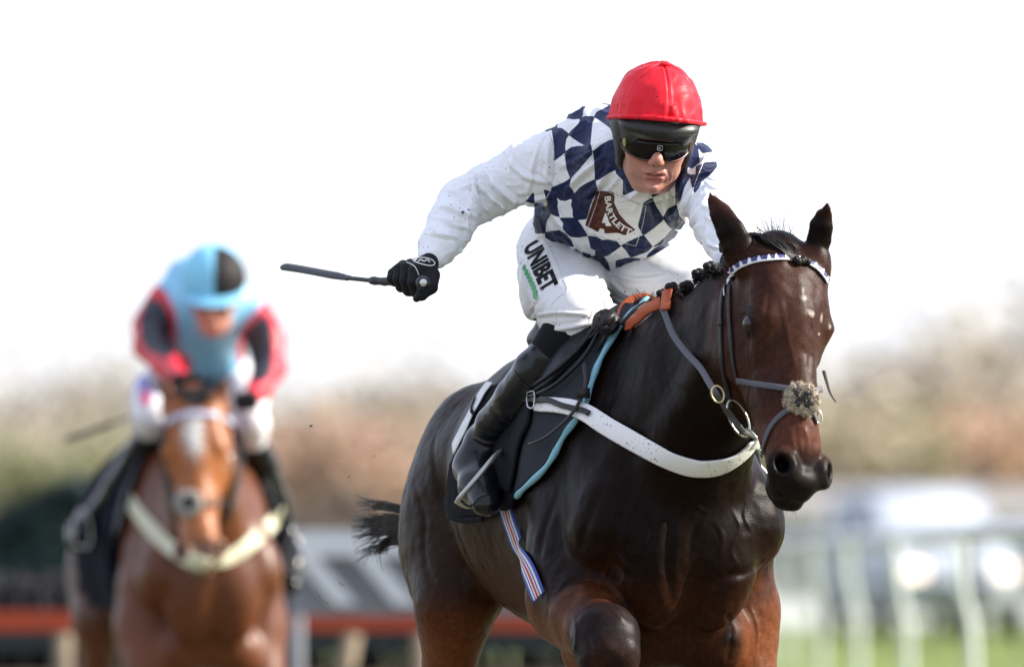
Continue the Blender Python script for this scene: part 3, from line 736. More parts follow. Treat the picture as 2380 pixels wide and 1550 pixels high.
    A((0, .0, .030), (0, -.055, .040), (.064, .046), (.050, .040), k=.02)
    A((0, -.055, .045), (0, -.082, .055), (.042, .030), (.024, .020), k=.02)          # jaw, chin
    A((0, -.084, .072), None, .0155, k=.016)
    for s in (1, -1):
        A((s*.040, -.012, .052), (s*.034, -.045, .050), .028, .024, k=.02); A((s*.050, -.05, .015), (s*.028, -.088, .045), .020, .018, k=.02)
        A((s*.028, .035, .066), (s*.045, .030, .052), .014, .012, k=.012)              # brows
        A((s*.0105, -.018, .097), None, (.0075, .0075, .0085), k=.006)                 # nostrils
        A((s*.031, .012, .078), None, .010, k=.01, op='-'); A((s*.031, .013, .066), None, .0125, k=.004)
        A((s*.0065, -.0225, .098), None, .0028, k=.003, op='-')
        B.ell(h(s*.078, .0, -.005), (ru_, rf_), (.032, .018, .010), k=.008)
    A((0, .022, .080), (0, -.008, .104), .0095, .0105, k=.010); A((0, -.008, .104), (0, -.016, .102), .0115, .0095, k=.008)
    A((-.018, -.0465, .083), (.018, -.0465, .083), (.007, .0065), k=.012); A((0, -.046, .0865), None, (.012, .0045, .005), k=.008)
    A((-.015, -.0595, .0815), (.015, -.0595, .0815), (.0065, .007), k=.010)
    A((0, -.036, .080), None, (.022, .012, .010), k=.014)
    A((-.025, -.0525, .087), (.025, -.0525, .087), (.0026, .0040), k=.003, op='-')
    A((-.008, -.071, .084), (.008, -.071, .084), (.003, .005), k=.010, op='-')
    B.add(h(0, -.05, -.02), W(1500, 370, .02), .056, .066, k=.03)                     # neck
    V, Q = B.mesh(.0042, sub=1); N = vnormals(V, Q)
    fs = Surf(V, Q); V = folds(V, N, fs, [([(1508,388),(1497,402),(1491,420)],5,-.5), ([(1546,392),(1556,408),(1555,424)],5,-.5), ([(1500,428),(1514,431),(1530,428)],5,-.5), ([(1475,400),(1480,420),(1490,440)],6,-.4), ([(1565,400),(1562,425),(1548,440)],6,-.4), ([(1478,385),(1490,392),(1500,396)],6,.5)]); N = vnormals(V, Q)
    q = (V-HC)@HM.T; r_, u_, f_ = q.T; n1 = vnoise(V, 60, 41); n2 = vnoise(V, 220, 42)
    col = np.tile(np.array([.52, .245, .18]), (len(V), 1))
    st_ = sstep(-.022, -.040, u_+.004*n1)*sstep(.0, .03, f_); col = mix(col, (.40, .225, .18), st_*.55*(1-sstep(-.075, -.09, u_)*.3))
    col = mix(col, (.60, .25, .19), sstep(.03, .012, np.sqrt((u_+.012)**2+(np.abs(r_)-.036)**2))*.35)
    col = mix(col, (.56, .20, .15), sstep(.018, .008, np.sqrt((u_+.012)**2+r_**2+(f_-.105)**2))*.5)
    lip = sstep(1.15, .8, np.sqrt((r_/.024)**2+((u_+.054+.05*0)/.0115)**2))*(f_ > .07); col = mix(col, (.42, .13, .11), lip*.8)
    col = mix(col, (.05, .015, .012), sstep(1.2, .7, np.sqrt((r_/.023)**2+((u_+.0525)/.0018)**2))*(f_ > .07))
    col = mix(col, (.08, .03, .02), sstep(1.2, .6, np.sqrt(((np.abs(r_)-.0065)/.004)**2+((u_+.0235)/.003)**2))*(f_ > .09)*.8)
    col = mix(col, (.62, .22, .16), np.clip(vnoise(V, 28, 44)*.6, 0, .4)); fk = vnoise(V, 330, 45)*(vnoise(V, 40, 46) > -.2); col = mix(col, (.16, .07, .045), sstep(.72, .86, fk)*.8)
    col = col*(1+.07*n1+.07*n2)[:, None]
    M_skin = mat('skin', (.5, .28, .2), rough=.5, spec=.35, attr='Col', sss=.12, bump=.1, bscale=500, bdist=.0005)
    mesh_obj('body', V, Q, M_skin, jockey1, col=col)
    # helmet shell, peak and ear guards
    M_black = mat('black_shell', (.018, .018, .017), rough=.42, spec=.4, noise=.3, nscale=60, bump=.2, bscale=120)
    B = Field(); A = lambda a, b, ra, rb=None, k=.012, **kw: B.add(h(*a), h(*b) if b else None, ra, rb, k=k, side=rx_, **kw)
    B.ell(h(0, .060, -.008), (ru_, rx_), (.118, .098, .122), k=.01)
    B.ell(h(0, .062, .072), (rf_, rx_), (.060, .092, .030), k=.02)                  # soft peak
    for s in (1, -1): A((s*.086, .045, -.01), (s*.074, -.050, .008), (.014, .040), (.010, .022), k=.02); A((s*.074, -.05, .01), (s*.030, -.108, .045), (.006, .007), k=.01)
    B.ell(h(0, -.06, .02), (rf_, rx_), (.088, .062, .11), k=.012, op='-')
    B.ell(h(0, .012, .10), (rx_, ru_), (.062, .030, .03), k=.01, op='-')
    V, Q = B.mesh(.006, sub=1); mesh_obj('helmet', V, Q, M_black, jockey1)
    # red silk cover with seams, rim, tab and button
    cs = np.array([0, .062, -.008]); R3 = np.array([.1050, .127, .130]); nu, nv = 128, 46; Vs = []
    crk = np.random.RandomState(3)
    for i in range(nu):
        ph = 2*math.pi*i/nu; c, s = math.cos(ph), math.sin(ph)       # c along f, s along r
        lim = 1.2                                             # polar angle where the cover meets its rim plane
        lo, hi = .6, 2.2
        for _ in range(24):
            th = (lo+hi)/2; p_ = cs+R3*np.array([math.sin(th)*s, math.cos(th), math.sin(th)*c])
            if p_[1] > .056+.36*p_[2]+.0*p_[0]: lo = th
            else: hi = th
        for j in range(nv+1):
            th = lo*j/nv; p_ = R3*np.array([math.sin(th)*s, math.cos(th), math.sin(th)*c])
            sm = min(abs(((ph-.14)/(math.pi/3)+.5) % 1-.5)*math.pi/3*math.sin(th), 9)
            g = -.0022*math.exp(-(sm/.018)**2)+.0012*math.exp(-((sm-.05)/.03)**2)
            t_ = j/nv; wr = .0016*math.sin(ph*9+3*t_)*t_**2+.0020*math.sin(ph*31+5*math.sin(ph*4))*max(0, t_-.72)*3.2
            Vs.append(h(*(cs+p_*(1+(g+wr)/.12+(.012 if t_ > .9 else 0)*(t_-.9)*10))))
    F_ = [(i*(nv+1)+j, i*(nv+1)+j+1, ((i+1) % nu)*(nv+1)+j+1, ((i+1) % nu)*(nv+1)+j) for i in range(nu) for j in range(nv)]
    Vs = np.array(Vs); rs = np.random.RandomState(5)
    Vs = Vs+(Vs-h(*cs))/.12*(.0026*vnoise(Vs, 22, 51)+.0016*vnoise(Vs, 48, 52)+.0018*(1-np.abs(vnoise(Vs*np.array([.6, .6, 1.4]), 34, 53)))**4)[:, None]
    M_red = silk('red_silk', (.74, .012, .028), None, None, mud=.9); M_red.node_tree.nodes['Principled BSDF'].inputs['Roughness'].default_value = .48
    M_red.node_tree.nodes['Principled BSDF'].inputs['Specular IOR Level'].default_value = .22; M_red.node_tree.nodes['Principled BSDF'].inputs['Sheen Weight'].default_value = 0
    cov = mesh_obj('helmet_cover', Vs, F_, M_red, jockey1)
    rim = np.array([Vs[i*(nv+1)+nv] for i in list(range(nu))+[0]]); out = (rim-h(*cs)); out = out/np.linalg.norm(out, axis=1)[:, None]
    fr_ = np.array([max(0., math.cos(2*math.pi*i/nu)) for i in list(range(nu))+[0]])
    rp = rim+out*(.001+.009*fr_**.7)[:, None]+ru_*(-.004)
    one('peak_rim', tube(rp, .0040+.0025*fr_, 8, cap=False), M_red, cov)
    # web between the cover and its peak rim
    n_ = len(rp); one('peak', (np.concatenate([rim+out*.001, rp+ru_*.004]), [(i, i+1, n_+i+1, n_+i) for i in range(n_-1)]), M_red, cov)
    MB().ball(h(cs[0]+.006, cs[1]+R3[1]+.001, cs[2]+.012), .013, 8, (1.1, 1, .45)).build('button', M_red, cov)
    tb = h(.020, .106, .1215); MB().box(tb+ru_*.006, (.016, .004, .030), np.stack([rx_, rf_, ru_], 1)).build('tab', M_red, cov)
    # goggles
    M_lens = mat('goggle_lens', (.004, .003, .004), rough=.12, spec=.25, coat=.0); M_frame = mat('goggle_frame', (.11, .035, .02), rough=.35)
    gp = []; cols_ = 44; rows = 10; gg = np.zeros((cols_+1, rows+1, 3))
    for i in range(cols_+1):
        a = math.radians(-66+132*i/cols_); x = math.sin(a)*.085; z = .012+math.cos(a)*.090
        e = abs(a)/math.radians(66); top = .036-.006*e; bot = -.0165+.016*e**3+.016*math.exp(-(x/.0135)**2)
        for j in range(rows+1):
            t = j/rows; u = bot+(top-bot)*t; bul = .004*math.sin(math.pi*t)
            gg[i, j] = h(x, u, z+bul-(.004 if abs(t-.5) > .45 else 0))
    Fg = [(i*(rows+1)+j, (i+1)*(rows+1)+j, (i+1)*(rows+1)+j+1, i*(rows+1)+j+1) for i in range(cols_) for j in range(rows)]
    gl = mesh_obj('goggles', gg.reshape(-1, 3), Fg, M_lens, jockey1)
    ring = np.concatenate([gg[:, 0], gg[-1, 1:], gg[::-1, -1][1:], gg[0, ::-1][1:]])
    one('frame', tube(ring, .0030, 6, cap=False), M_frame, gl)
    e0 = gg[2, 5]; MB().ball(e0-rf_*.0+np.array([.0, -.002, 0]), .0105, 8, (.45, .5, 1.1)).build('vent', mat('vent', (.35, .30, .12), rough=.5), gl)
    for s in (1, -1):
        P = spline([h(s*.080, .012, .045), h(s*.094, .018, .02), h(s*.102, .03, -.03)], 8); one('strap', tube(P, .010, 6, up=rx_, flat=.15), M_black, gl)
    print('head', time.time()-T0)
    # ---- gloves
    M_glove = mat('glove_fabric', (.010, .010, .012), rough=.75, spec=.25, bump=.3, bscale=700, bdist=.0005)
    B = Field(); A = lambda a, b, ra, rb=None, k=.006, **kw: B.add(a, b, ra, rb, k=k, **kw)
    A(W(1000, 606, -.07), W(985, 628, -.09), rr(27, 24), rr(30, 26), k=.012)
    A(W(985, 630, -.09), W(950, 636, -.04), rr(27, 27), rr(24, 26), k=.012)
    A(W(1000, 640, -.10), W(985, 672, -.13), rr(20, 20), rr(17, 17), k=.01)
    for x, yt, yb, dd, r in ((914, 624, 662, .01, 12.5), (929, 614, 674, -.015, 14), (946, 612, 682, -.045, 15), (964, 618, 686, -.08, 15)):
        P = [W(x+8, yt+4, dd+.02), W(x, yt+12, dd-.022), W(x-3, (yt+yb)/2+4, dd-.034), W(x+4, yb-8, dd-.022), W(x+16, yb-4, dd+.01)]
        B.chain(list(zip(P, [rr(r, r)]*2+[rr(r*.95, r*.95)]*2+[rr(r*.8, r*.8)])), k=.004)
    B.chain([(W(1006, 640, -.10), rr(17, 17)), (W(1002, 668, -.13), rr(15, 15)), (W(980, 686, -.145), rr(12.5, 12.5)), (W(972, 690, -.14), rr(10, 10))], k=.005)
    V, Q = B.mesh(.0035, sub=1); SG = Surf(V, Q); gv = mesh_obj('glove', V, Q, M_glove, jockey1)
    MB().ball(W(968, 694, -.147), 8.5*PX, 8).build('thumb_tip', M_skin, gv, col=None)
    M_white = mat('white_print', (.78, .78, .78), rough=.5)
    P, Nn = SG.path([(958, 604), (970, 600), (990, 600), (1006, 606), (1010, 614), (1000, 618), (980, 614), (966, 609), (958, 604)], 28, .0006); one('badge_ring', tube(P, .0014, 5), M_white, gv)
    P, Nn = SG.path([(972, 609), (978, 604), (986, 608), (992, 604), (999, 610)], 12, .0006); one('badge', tube(P, .0018, 5), M_white, gv)
    P, Nn = SG.path([(945, 610), (962, 618), (970, 630), (973, 640)], 12, .0006); one('piping', tube(P, .0011, 5), M_white, gv)
    B = Field(); A(W(1696, 600, -.50), W(1700, 630, -.56), rr(28, 24), rr(30, 26), k=.01)
    for i in range(4): P = [W(1690+i*11, 626, -.58), W(1688+i*11, 640, -.62), W(1691+i*11, 658, -.61), W(1693+i*11, 658, -.58)]; B.chain(list(zip(P, [rr(10, 10)]*4)), k=.004)
    B.chain([(W(1690, 612, -.59), rr(12, 12)), (W(1680, 635, -.61), rr(10, 10)), (W(1688, 650, -.62), rr(9, 9))], k=.004)
    V, Q = B.mesh(.006, sub=1); mesh_obj('glove', V, Q, M_glove, jockey1)
    # ---- boots
    M_boot = mat('boot_leather', (.006, .007, .010), rough=.26, spec=.3, coat=.12, noise=.25, nscale=30, bump=.15, bscale=90)
    M_sock = mat('black_neoprene', (.006, .006, .008), rough=.8, spec=.2)
    M_sheath = mat('grey_lining', (.30, .33, .35), rough=.7)
    def boot(side):
        if side > 0:
            S = [(W(1284, 838, -.08), (64, 56)), (W(1256, 868, -.06), (65, 56)), (W(1210, 930, .01), (62, 52)), (W(1160, 990, .10), (56, 46)), (W(1138, 1022, .13), (49, 45))]
            Fo = [(W(1124, 1035, .14), (50, 47)), (W(1110, 1085, .12), (54, 48)), (W(1118, 1130, .05), (50, 43)), (W(1130, 1170, -.02), (34, 30))]
        else:
            m = lambda p: H1.w(H1.l(p)*np.array([1, -1, 1])); o = np.array([0., 0, 0])
            S = [(m(W(1308, 806, -.06)), (56, 52)), (m(W(1262, 862, -.02)), (58, 52)), (m(W(1208, 932, .05)), (54, 48)), (m(W(1160, 992, .11)), (44, 38)), (m(W(1140, 1022, .13)), (42, 42))]
            Fo = [(m(W(1124, 1035, .14)), (44, 44)), (m(W(1108, 1085, .12)), (50, 46)), (m(W(1116, 1130, .05)), (47, 42)), (m(W(1130, 1170, -.02)), (34, 30))]
        B = Field(); B.chain([(p, rr(*r)) for p, r in S], k=.01, side=XR); B.chain([(p, rr(*r)) for p, r in Fo], k=.02, side=XR)
        V, Q = B.mesh(.008, sub=1); N = vnormals(V, Q); V = V+N*(.0014*vnoise(V, 30, 61))[:, None]
        if side > 0:
            sf = Surf(V, Q); V = folds(V, N, sf, [([(1185,985),(1160,975),(1125,960)],8,.8), ([(1180,1000),(1150,995),(1115,975)],7,.8), ([(1172,1012),(1140,1012),(1105,995)],7,.7), ([(1190,965),(1165,955),(1135,940)],7,.7), ([(1160,1030),(1130,1030),(1098,1015)],6,2)])
        return V, Q, S
    V, Q, S = boot(1); SBt = Surf(V, Q); bt = mesh_obj('boot', V, Q, M_boot, jockey1)
    B = Field(); B.add(W(1318, 786, -.10), W(1276, 846, -.07), rr(66, 60), rr(61, 57), k=.01, side=XR); V, Q = B.mesh(.008, sub=1); mesh_obj('gaiter', V, Q, M_sock, bt)
    B = Field(); B.add(W(1352, 775, -.10), W(1340, 792, -.08), rr(62, 54), rr(58, 52), k=.01, side=XR); V, Q = B.mesh(.008, sub=1); mesh_obj('lining', V, Q, M_sheath, bt)
    M_patent = mat('patent_leather', (.008, .008, .010), rough=.10, spec=.6, coat=.8, bump=.15, bscale=40, bdist=.004)
    B = Field(); B.add(W(1268, 856, -.052), W(1240, 892, -.018), rr(64, 57), rr(62, 56), k=.004, side=XR); V, Q = B.mesh(.007, sub=1); V = V+vnormals(V, Q)*(.0016*vnoise(V, 34, 64))[:, None]
    B2 = [W(1268, 856, -.052), W(1240, 892, -.018)]; ax_ = unit(B2[1]-B2[0]); tt = (V-B2[0])@ax_; V = V-np.clip(tt+.012, None, 0)[:, None]*ax_*.85-np.clip(tt-np.linalg.norm(B2[1]-B2[0])-.012, 0, None)[:, None]*ax_*.85; mesh_obj('boot_cuff', V, Q, M_patent, bt)
    P, Nn = SBt.path([(1196, 860), (1215, 890), (1250, 912), (1280, 915)], 14, .0008); one('welt', tube(P, .0016, 5), M_boot, bt)
    V, Q, S = boot(-1); mesh_obj('boot', V, Q, M_boot, jockey1)
    # ---- whip
    M_whip = mat('whip_leather', (.016, .016, .022), rough=.45, bump=.3, bscale=300)
    wh = thing('whip', 'black padded racing whip held in the gloved fist of the jockey in the red cap', 'whip', W(982, 657, -.14))
    hp = spline([W(982, 657, -.168), W(966, 656, -.10), W(945, 656, -.035), W(900, 655, .02), W(862, 652, .06)], 20); one('handle', tube(hp, [.0095+.001*math.sin(i*2.2) for i in range(20)], 10), M_whip, wh)
    sp_ = spline([W(862, 652, .06), W(835, 649, .10), W(805, 646, .15)], 10); one('shaft', tube(sp_, .0052, 8), M_whip, wh)
    fp = spline([W(812, 647, .14), W(760, 637, .22), W(700, 626, .32), W(655, 619, .39)], 24); up_ = np.tile(np.array([.2, -.9, .35]), (24, 1))
    wv = np.array([.0085+.0035*min(1, i/5) for i in range(24)]); wv[-1] = .007; one('padded_flap', tube(fp, wv, 10, up=up_, flat=.45), M_whip, wh)
    MB().ball(W(983, 657, -.178), .0165, 10, (1, .8, 1)).build('knob', M_whip, wh); MB().ball(W(984, 657, -.192), .0088, 8, (1, .35, 1)).build('end_cap', mat('cap_metal', (.6, .6, .58), rough=.25, metal=.6), wh)
    print('jockey', time.time()-T0)
# ------------------------------------------------------------------ tack of the leading horse
M_lea = mat('dark_leather', (.018, .017, .018), rough=.45, spec=.3, bump=.2, bscale=400)
M_greyrein = mat('webbing_rein', (.075, .075, .09), rough=.6, bump=.3, bscale=600)
M_steel = mat('steel', (.55, .55, .52), rough=.28, metal=.9)
M_orange = mat('orange_rubber', (.42, .085, .03), rough=.45, spec=.4, bump=.2, bscale=500)
M_wht = mat('white_webbing', (.74, .74, .76), rough=.55, noise=.1, nscale=40, bump=.15, bscale=300)
M_mane = mat('black_hair', (.007, .006, .006), rough=.55, spec=.25)
M_fleece = mat('fleece', (.44, .37, .29), rough=.95, spec=.1, bump=.6, bscale=300, bdist=.004)
M_wool = mat('wool', (.40, .33, .25), rough=.9, spec=.1, noise=.4, nscale=120)
M_eye = mat('eye', (.008, .004, .003), rough=.10, spec=.5, coat=.2)
M_pad = mat('pad_foam', (.030, .033, .040), rough=.85, spec=.1, bump=.3, bscale=500)
M_blue = mat('light_blue_binding', (.20, .42, .52), rough=.55, noise=.35, nscale=70)
M_cloth = mat('black_cloth', (.007, .008, .012), rough=.8, spec=.1, bump=.3, bscale=300)
M_sadl = mat('saddle_leather', (.009, .010, .014), rough=.36, spec=.3, coat=.0, noise=.3, nscale=40, bump=.15, bscale=150)
M_gwhite = mat('mud_flecked_white', (.74, .74, .76), rough=.5)
def flecks(m, base, dark, sc_, lo=.52, amt=1.):
    N_, L_ = m.node_tree.nodes, m.node_tree.links; b = N_['Principled BSDF']; tc = N_.new('ShaderNodeTexCoord'); cur = None
    for s_, r in ((sc_, .16), (sc_*.5, .12)):
        vo = N_.new('ShaderNodeTexVoronoi'); vo.inputs['Scale'].default_value = s_; L_.new(tc.outputs['Object'], vo.inputs['Vector'])
        ns = N_.new('ShaderNodeTexNoise'); ns.inputs['Scale'].default_value = 9; L_.new(tc.outputs['Object'], ns.inputs['Vector'])
        k = N_.new('ShaderNodeMapRange'); k.inputs[1].default_value = lo; k.inputs[2].default_value = lo+.12; L_.new(ns.outputs['Fac'], k.inputs[0])
        t = N_.new('ShaderNodeMapRange'); t.inputs[1].default_value = r*.7; t.inputs[2].default_value = r*1.5; t.inputs[3].default_value = amt; t.inputs[4].default_value = 0; L_.new(vo.outputs['Distance'], t.inputs[0])
        mu = N_.new('ShaderNodeMath'); mu.operation = 'MULTIPLY'; L_.new(k.outputs[0], mu.inputs[0]); L_.new(t.outputs[0], mu.inputs[1])
        mx = N_.new('ShaderNodeMix'); mx.data_type = 'RGBA'; L_.new(mu.outputs[0], mx.inputs[0])
        if cur is None: mx.inputs[6].default_value = (*base, 1)
        else: L_.new(cur, mx.inputs[6])
        mx.inputs[7].default_value = (*dark, 1); cur = mx.outputs[2]
    L_.new(cur, b.inputs['Base Color']); return m
flecks(M_gwhite, (.76, .75, .75), (.09, .06, .04), 110, .42, .95)
flecks(M_blue, (.22, .47, .58), (.04, .05, .05), 90, .48, .8)
def lay(name, m, pts, w, t, n=30, off=.001, parent=None, surf=None, pin=0):
    P, N_ = (surf or S1).path(pts, n, off)
    for _ in range(3): P[1:-1] = (P[:-2]+P[1:-1]*2+P[2:])/4
    if pin: P = P+N_*pin
    return one(name, strap(P, N_, w*PX, t), m, parent)
# eyes
for s in (1, -1):
    c = H1.w(hd1.p(.187, -.0545, s*.0850)); o = MB().ball(c, .0225, 14).build('eye', M_eye, horse1)
# mane: plaited knots on the crest, loose tuft at the withers, forelock
def strand(p0, d, L, r, curl=.3, n=7, g=(0, 0, -.3), rs=random):
    P = [np.array(p0, float)]; d = unit(d); g = np.array(g, float)
    for i in range(n-1): d = unit(d+g/n+np.array([rs.gauss(0, curl), rs.gauss(0, curl), rs.gauss(0, curl)])/n); P.append(P[-1]+d*L/(n-1))
    return tube(np.array(P), np.linspace(r, r*.25, n), 3)
crest = [(1545, 690), (1565, 672), (1588, 652), (1612, 632), (1636, 612), (1662, 594), (1684, 580)]
cr = []
for x, y in crest:
    p, n_ = S1.near(W(x, y, -.30-.5*(x-1545)/140)); cr.append((p, n_))
mb = MB()
for i in range(len(cr)-1):
    for k in range(30):
        t = (k+random.random())/30; p = cr[i][0]*(1-t)+cr[i+1][0]*t; mb.add(strand(p+np.array([random.gauss(0, .006)]*3), (random.gauss(-.7, .5), random.gauss(-.3, .3), .6), .014+.008*random.random(), .0024, .9, 5))
for k in range(260):
    q = S1.near(W(1480+70*random.random(), 722-18*random.random(), -.08-.15*random.random()))[0]; mb.add(strand(q, (random.gauss(-.5, .5), random.gauss(0, .4), .8), .018+.022*random.random(), .0013, .9, 6))
mane = mb.build('mane', M_mane, horse1, kind='stuff')
for (p, n_), (x, y) in zip(cr, crest):
    b = MB(); c = p+np.array([-.006, -.012, .010])
    for a in range(5): b.ball(c+np.array([.008*math.cos(a*1.3), .006*math.sin(a*2), .007*math.sin(a*1.3)]), .0095+.002*random.random(), 6, (1, 1, .9))
    b.build('plait', M_mane, mane)
mb = MB(); poll = H1.w(hd1.p(-.01, -.01, -.01)); rs = random.Random(4)
for k in range(230):
    t = rs.random(); w_ = rs.gauss(0, .012)
    P = [hd1.p(-.050, -.10, .035+w_*1.4), hd1.p(-.042, -.045+rs.gauss(0, .004), .034+w_*1.3), hd1.p(-.005, .000+rs.gauss(0, .004), .030+w_*1.2), hd1.p(.036, .022, .012+w_*.4)]
    P = spline([H1.w(p) for p in P], 9); P = P+np.array([[rs.gauss(0, .0012) for _ in range(3)] for _ in range(9)]); mb.add(tube(P, .0022, 3))
for k in range(34):
    mb.add(strand(H1.w(hd1.p(-.048, -.05, rs.gauss(.0, .03))), (rs.gauss(-.2, .55), 0, 1), .03+.035*rs.random(), .0011, .9, 7, g=(-.25, 0, .1), rs=rs))
for a in range(7): mb.ball(H1.w(hd1.p(.038+.004*math.sin(a), .024, .014-.005*a)), .0085+.002*math.sin(a*2.2), 6)
mb.build('forelock', M_mane, horse1, kind='stuff')
# tail
mb = MB(); rs = random.Random(9); t0 = W(960, 1225, 1.05)
for k in range(300):
    a = rs.gauss(0, 1); b_ = rs.choice([-1.1, -.3, .1, .5, 1.2]); a = b_*1.15+rs.gauss(0, .13); P = [W(1000, 1215+rs.random()*30, .9), W(945, 1212+26*a+rs.random()*12, 1.05), W(885, 1212+34*a+9*rs.random(), 1.2), W(812+70*rs.random()**1.3+8*abs(b_), 1228+44*a+10*rs.gauss(0, 1), 1.40)]
    P = spline(P, 8); mb.add(tube(P, np.linspace(.0022, .0004, 8), 3))
for k in range(60):
    P = [W(985, 1205, .95), W(935, 1225+rs.random()*14, 1.1), W(915-25*rs.random(), 1250+rs.random()*14, 1.15), W(870+30*rs.random(), 1275+14*rs.random(), 1.2)]
    mb.add(tube(spline(P, 7), np.linspace(.0022, .0006, 7), 3))
mb.build('tail', M_mane, horse1, kind='stuff')
# whiskers and lashes
mb = MB()
for k in range(26): mb.add(strand(H1.w(hd1.p(.59+.02*rs.random(), -.09-.03*rs.random(), rs.gauss(0, .02))), (rs.gauss(0, .5), -.3, -1), .02+.02*rs.random(), .0005, .4, 4, rs=rs))
for k in range(14): mb.add(strand(H1.w(hd1.p(.155+.002*k, -.030, -.100)), (1, -.4, -.1+.3*rs.random()), .016, .0006, .2, 4, rs=rs))
mb.build('whiskers', M_mane, horse1, kind='stuff')

# bridle
bridle = thing('bridle', 'black racing bridle with white toothed browband and sheepskin cross noseband on the dark bay horse', 'bridle', H1.w(hd1.p(.05, -.05, .08)))
bb = [(1699, 632), (1716, 618), (1745, 608), (1780, 602), (1815, 600), (1850, 603), (1880, 612), (1900, 624), (1914, 640), (1921, 655)]
M_navy = mat('navy_tape', (.03, .035, .16), rough=.5)
P, Nb = S1.path(bb, 60, .002); bo = one('browband', strap(P, Nb, .0145, .003), M_navy, bridle)
T_, N_, B_ = frames(P, Nb)
if B_[30][2] < 0: B_ = -B_
L = np.concatenate([[0], np.cumsum(np.linalg.norm(np.diff(P, axis=0), axis=1))]); nt_ = 20
lower = P-B_*.0052+N_*.0028; one('browband_edge', tube(lower, .0022, 6), M_wht, bo)
tm = None
for i in range(nt_):
    s_ = (i+.5)/nt_*L[-1]; j = min(np.searchsorted(L, s_), 58); c, T, Nn, Bb = P[j], T_[j], N_[j], B_[j]
    o3 = .0026; q = [c-T*.0060-Bb*.0062, c+T*.0060-Bb*.0062, c+T*.0016+Bb*.0074, c-T*.0016+Bb*.0074]
    V = [a+Nn*o3 for a in q]+[a+Nn*(o3+.0022) for a in q]
    one('tooth', (V, [(4, 5, 6, 7), (0, 1, 5, 4), (1, 2, 6, 5), (2, 3, 7, 6), (3, 0, 4, 7)]), M_wht, bo, smooth=False)
M_redr = mat('red_ribbon', (.55, .012, .01), rough=.5)
mb = MB(); c = S1.path(bb, 20, .006)[0][0]
for a in range(6): mb.ball(c+np.array([.006*math.cos(a*1.05), -.004, .008*math.sin(a*1.05)+.002]), .006, 5)
mb.build('rosette', M_redr, bridle)
lay('throat_strap', M_wht, [(1702, 634), (1696, 650), (1688, 664)], 13, .003, 10, parent=bridle)
lay('cheekpiece', M_lea, [(1688, 660), (1680, 690), (1677, 740), (1677, 790), (1681, 850), (1692, 905), (1700, 945)], 13, .004, 34, .002, bridle)
lay('cheek_strap', M_lea, [(1697, 665), (1697, 720), (1700, 780), (1706, 840), (1716, 885)], 11, .004, 30, .002, bridle)
ck = lay('keeper', M_lea, [(1679, 742), (1678, 758)], 18, .006, 5, .003, bridle); bk = S1.path([(1688, 672), (1690, 690)], 6, .008)[0]; one('buckle', tube(bk, .002, 6), M_steel, bridle)
lay('noseband', M_greyrein, [(1716, 884), (1745, 890), (1785, 897), (1820, 903), (1850, 906), (1880, 908), (1906, 906)], 14, .004, 34, .003, bridle)
lay('lower_noseband', M_greyrein, [(1845, 945), (1822, 960), (1800, 982), (1786, 1008), (1779, 1035), (1774, 1062)], 12, .004, 26, .003, bridle)
lay('lower_noseband', M_greyrein, [(1878, 945), (1890, 965), (1897, 985)], 10, .004, 10, .003, bridle)
pc, nc = S1.hit(1860, 930)
B = Field(); rs = random.Random(2)
for a in range(46):
    an = a*2.4; r_ = .014+.015*((a % 5)/4); c = pc+XR*math.cos(an)*r_*1.05+np.array([0, 0, 1])*math.sin(an)*r_+nc*(.008-.004*(r_ > .03)); B.add(c, None, .0078+.0035*rs.random(), k=.002)
V, Q = B.mesh(.004, sub=1); N = vnormals(V, Q); V = V+N*(.0034*vnoise(V, 260, 72)+.0030*(1-np.abs(vnoise(V, 330, 73)))**2)[:, None]
fl = mesh_obj('fleece_cross', V, Q, M_fleece, bridle)
mb = MB(); sel = rs.sample(range(len(V)), 1500)
for i in sel:
    if N[i] @ nc > -.2: mb.add(strand(V[i], N[i]+np.array([rs.gauss(0, .45), rs.gauss(0, .3), rs.gauss(0, .45)]), .0035+.003*rs.random(), .0010, 1.6, 4, g=(0, 0, -.2), rs=rs))
mb.build('wool', M_wool, fl, kind='stuff')
mb = MB()
for dx, dz in ((-.014, .014), (.012, .010), (-.010, -.011), (.012, -.012), (0, 0)): mb.ball(pc+XR*dx+np.array([0, 0, dz])+nc*.017, .0115, 7, (1.1, .6, .9))
mb.build('leather_patch', M_lea, bridle)
# bit, rings and reins
def ringc(c, rx, rz, r, m, name, parent, tilt=0., n=28):
    P = [W(c[0]+math.cos(a)*rx*math.cos(tilt)-math.sin(a)*rz*math.sin(tilt), c[1]+math.cos(a)*rx*math.sin(tilt)+math.sin(a)*rz*math.cos(tilt), c[2]+.0003*math.cos(a)*rx) for a in np.linspace(0, 2*math.pi, n+1)]
    return one(name, tube(P, r, 6, cap=False), m, parent)
def dep(x, y):
    p, _ = S1.hit(x, y); return p[1]-D1 if p is not None else -1.1
d0 = dep(1712, 960)-.02
ringc((1716, 972, d0), 20, 46, .0026, M_steel, 'bit_ring', bridle, -.42)
mb = MB(); P = spline([W(1728, 1000, d0-.01), W(1745, 1008, d0-.015), W(1760, 1020, d0-.02)], 8); mb.add(tube(P, [.006, .008, .008, .008, .007, .006, .005, .003], 8)); mb.build('bit_cheek', M_steel, bridle)
lay('curb_strap', M_lea, [(1757, 1022), (1768, 1042), (1775, 1058)], 7, .003, 8, .003, bridle)
far = [H1.w(hd1.p(u, -.075, -w_)) for u, w_ in ((.02, .075), (.14, .095), (.26, .078), (.38, .058), (.46, .050))]
P = spline(far, 24); one('cheekpiece', tube(P, .005, 5, up=XR, flat=.35), M_lea, bridle)
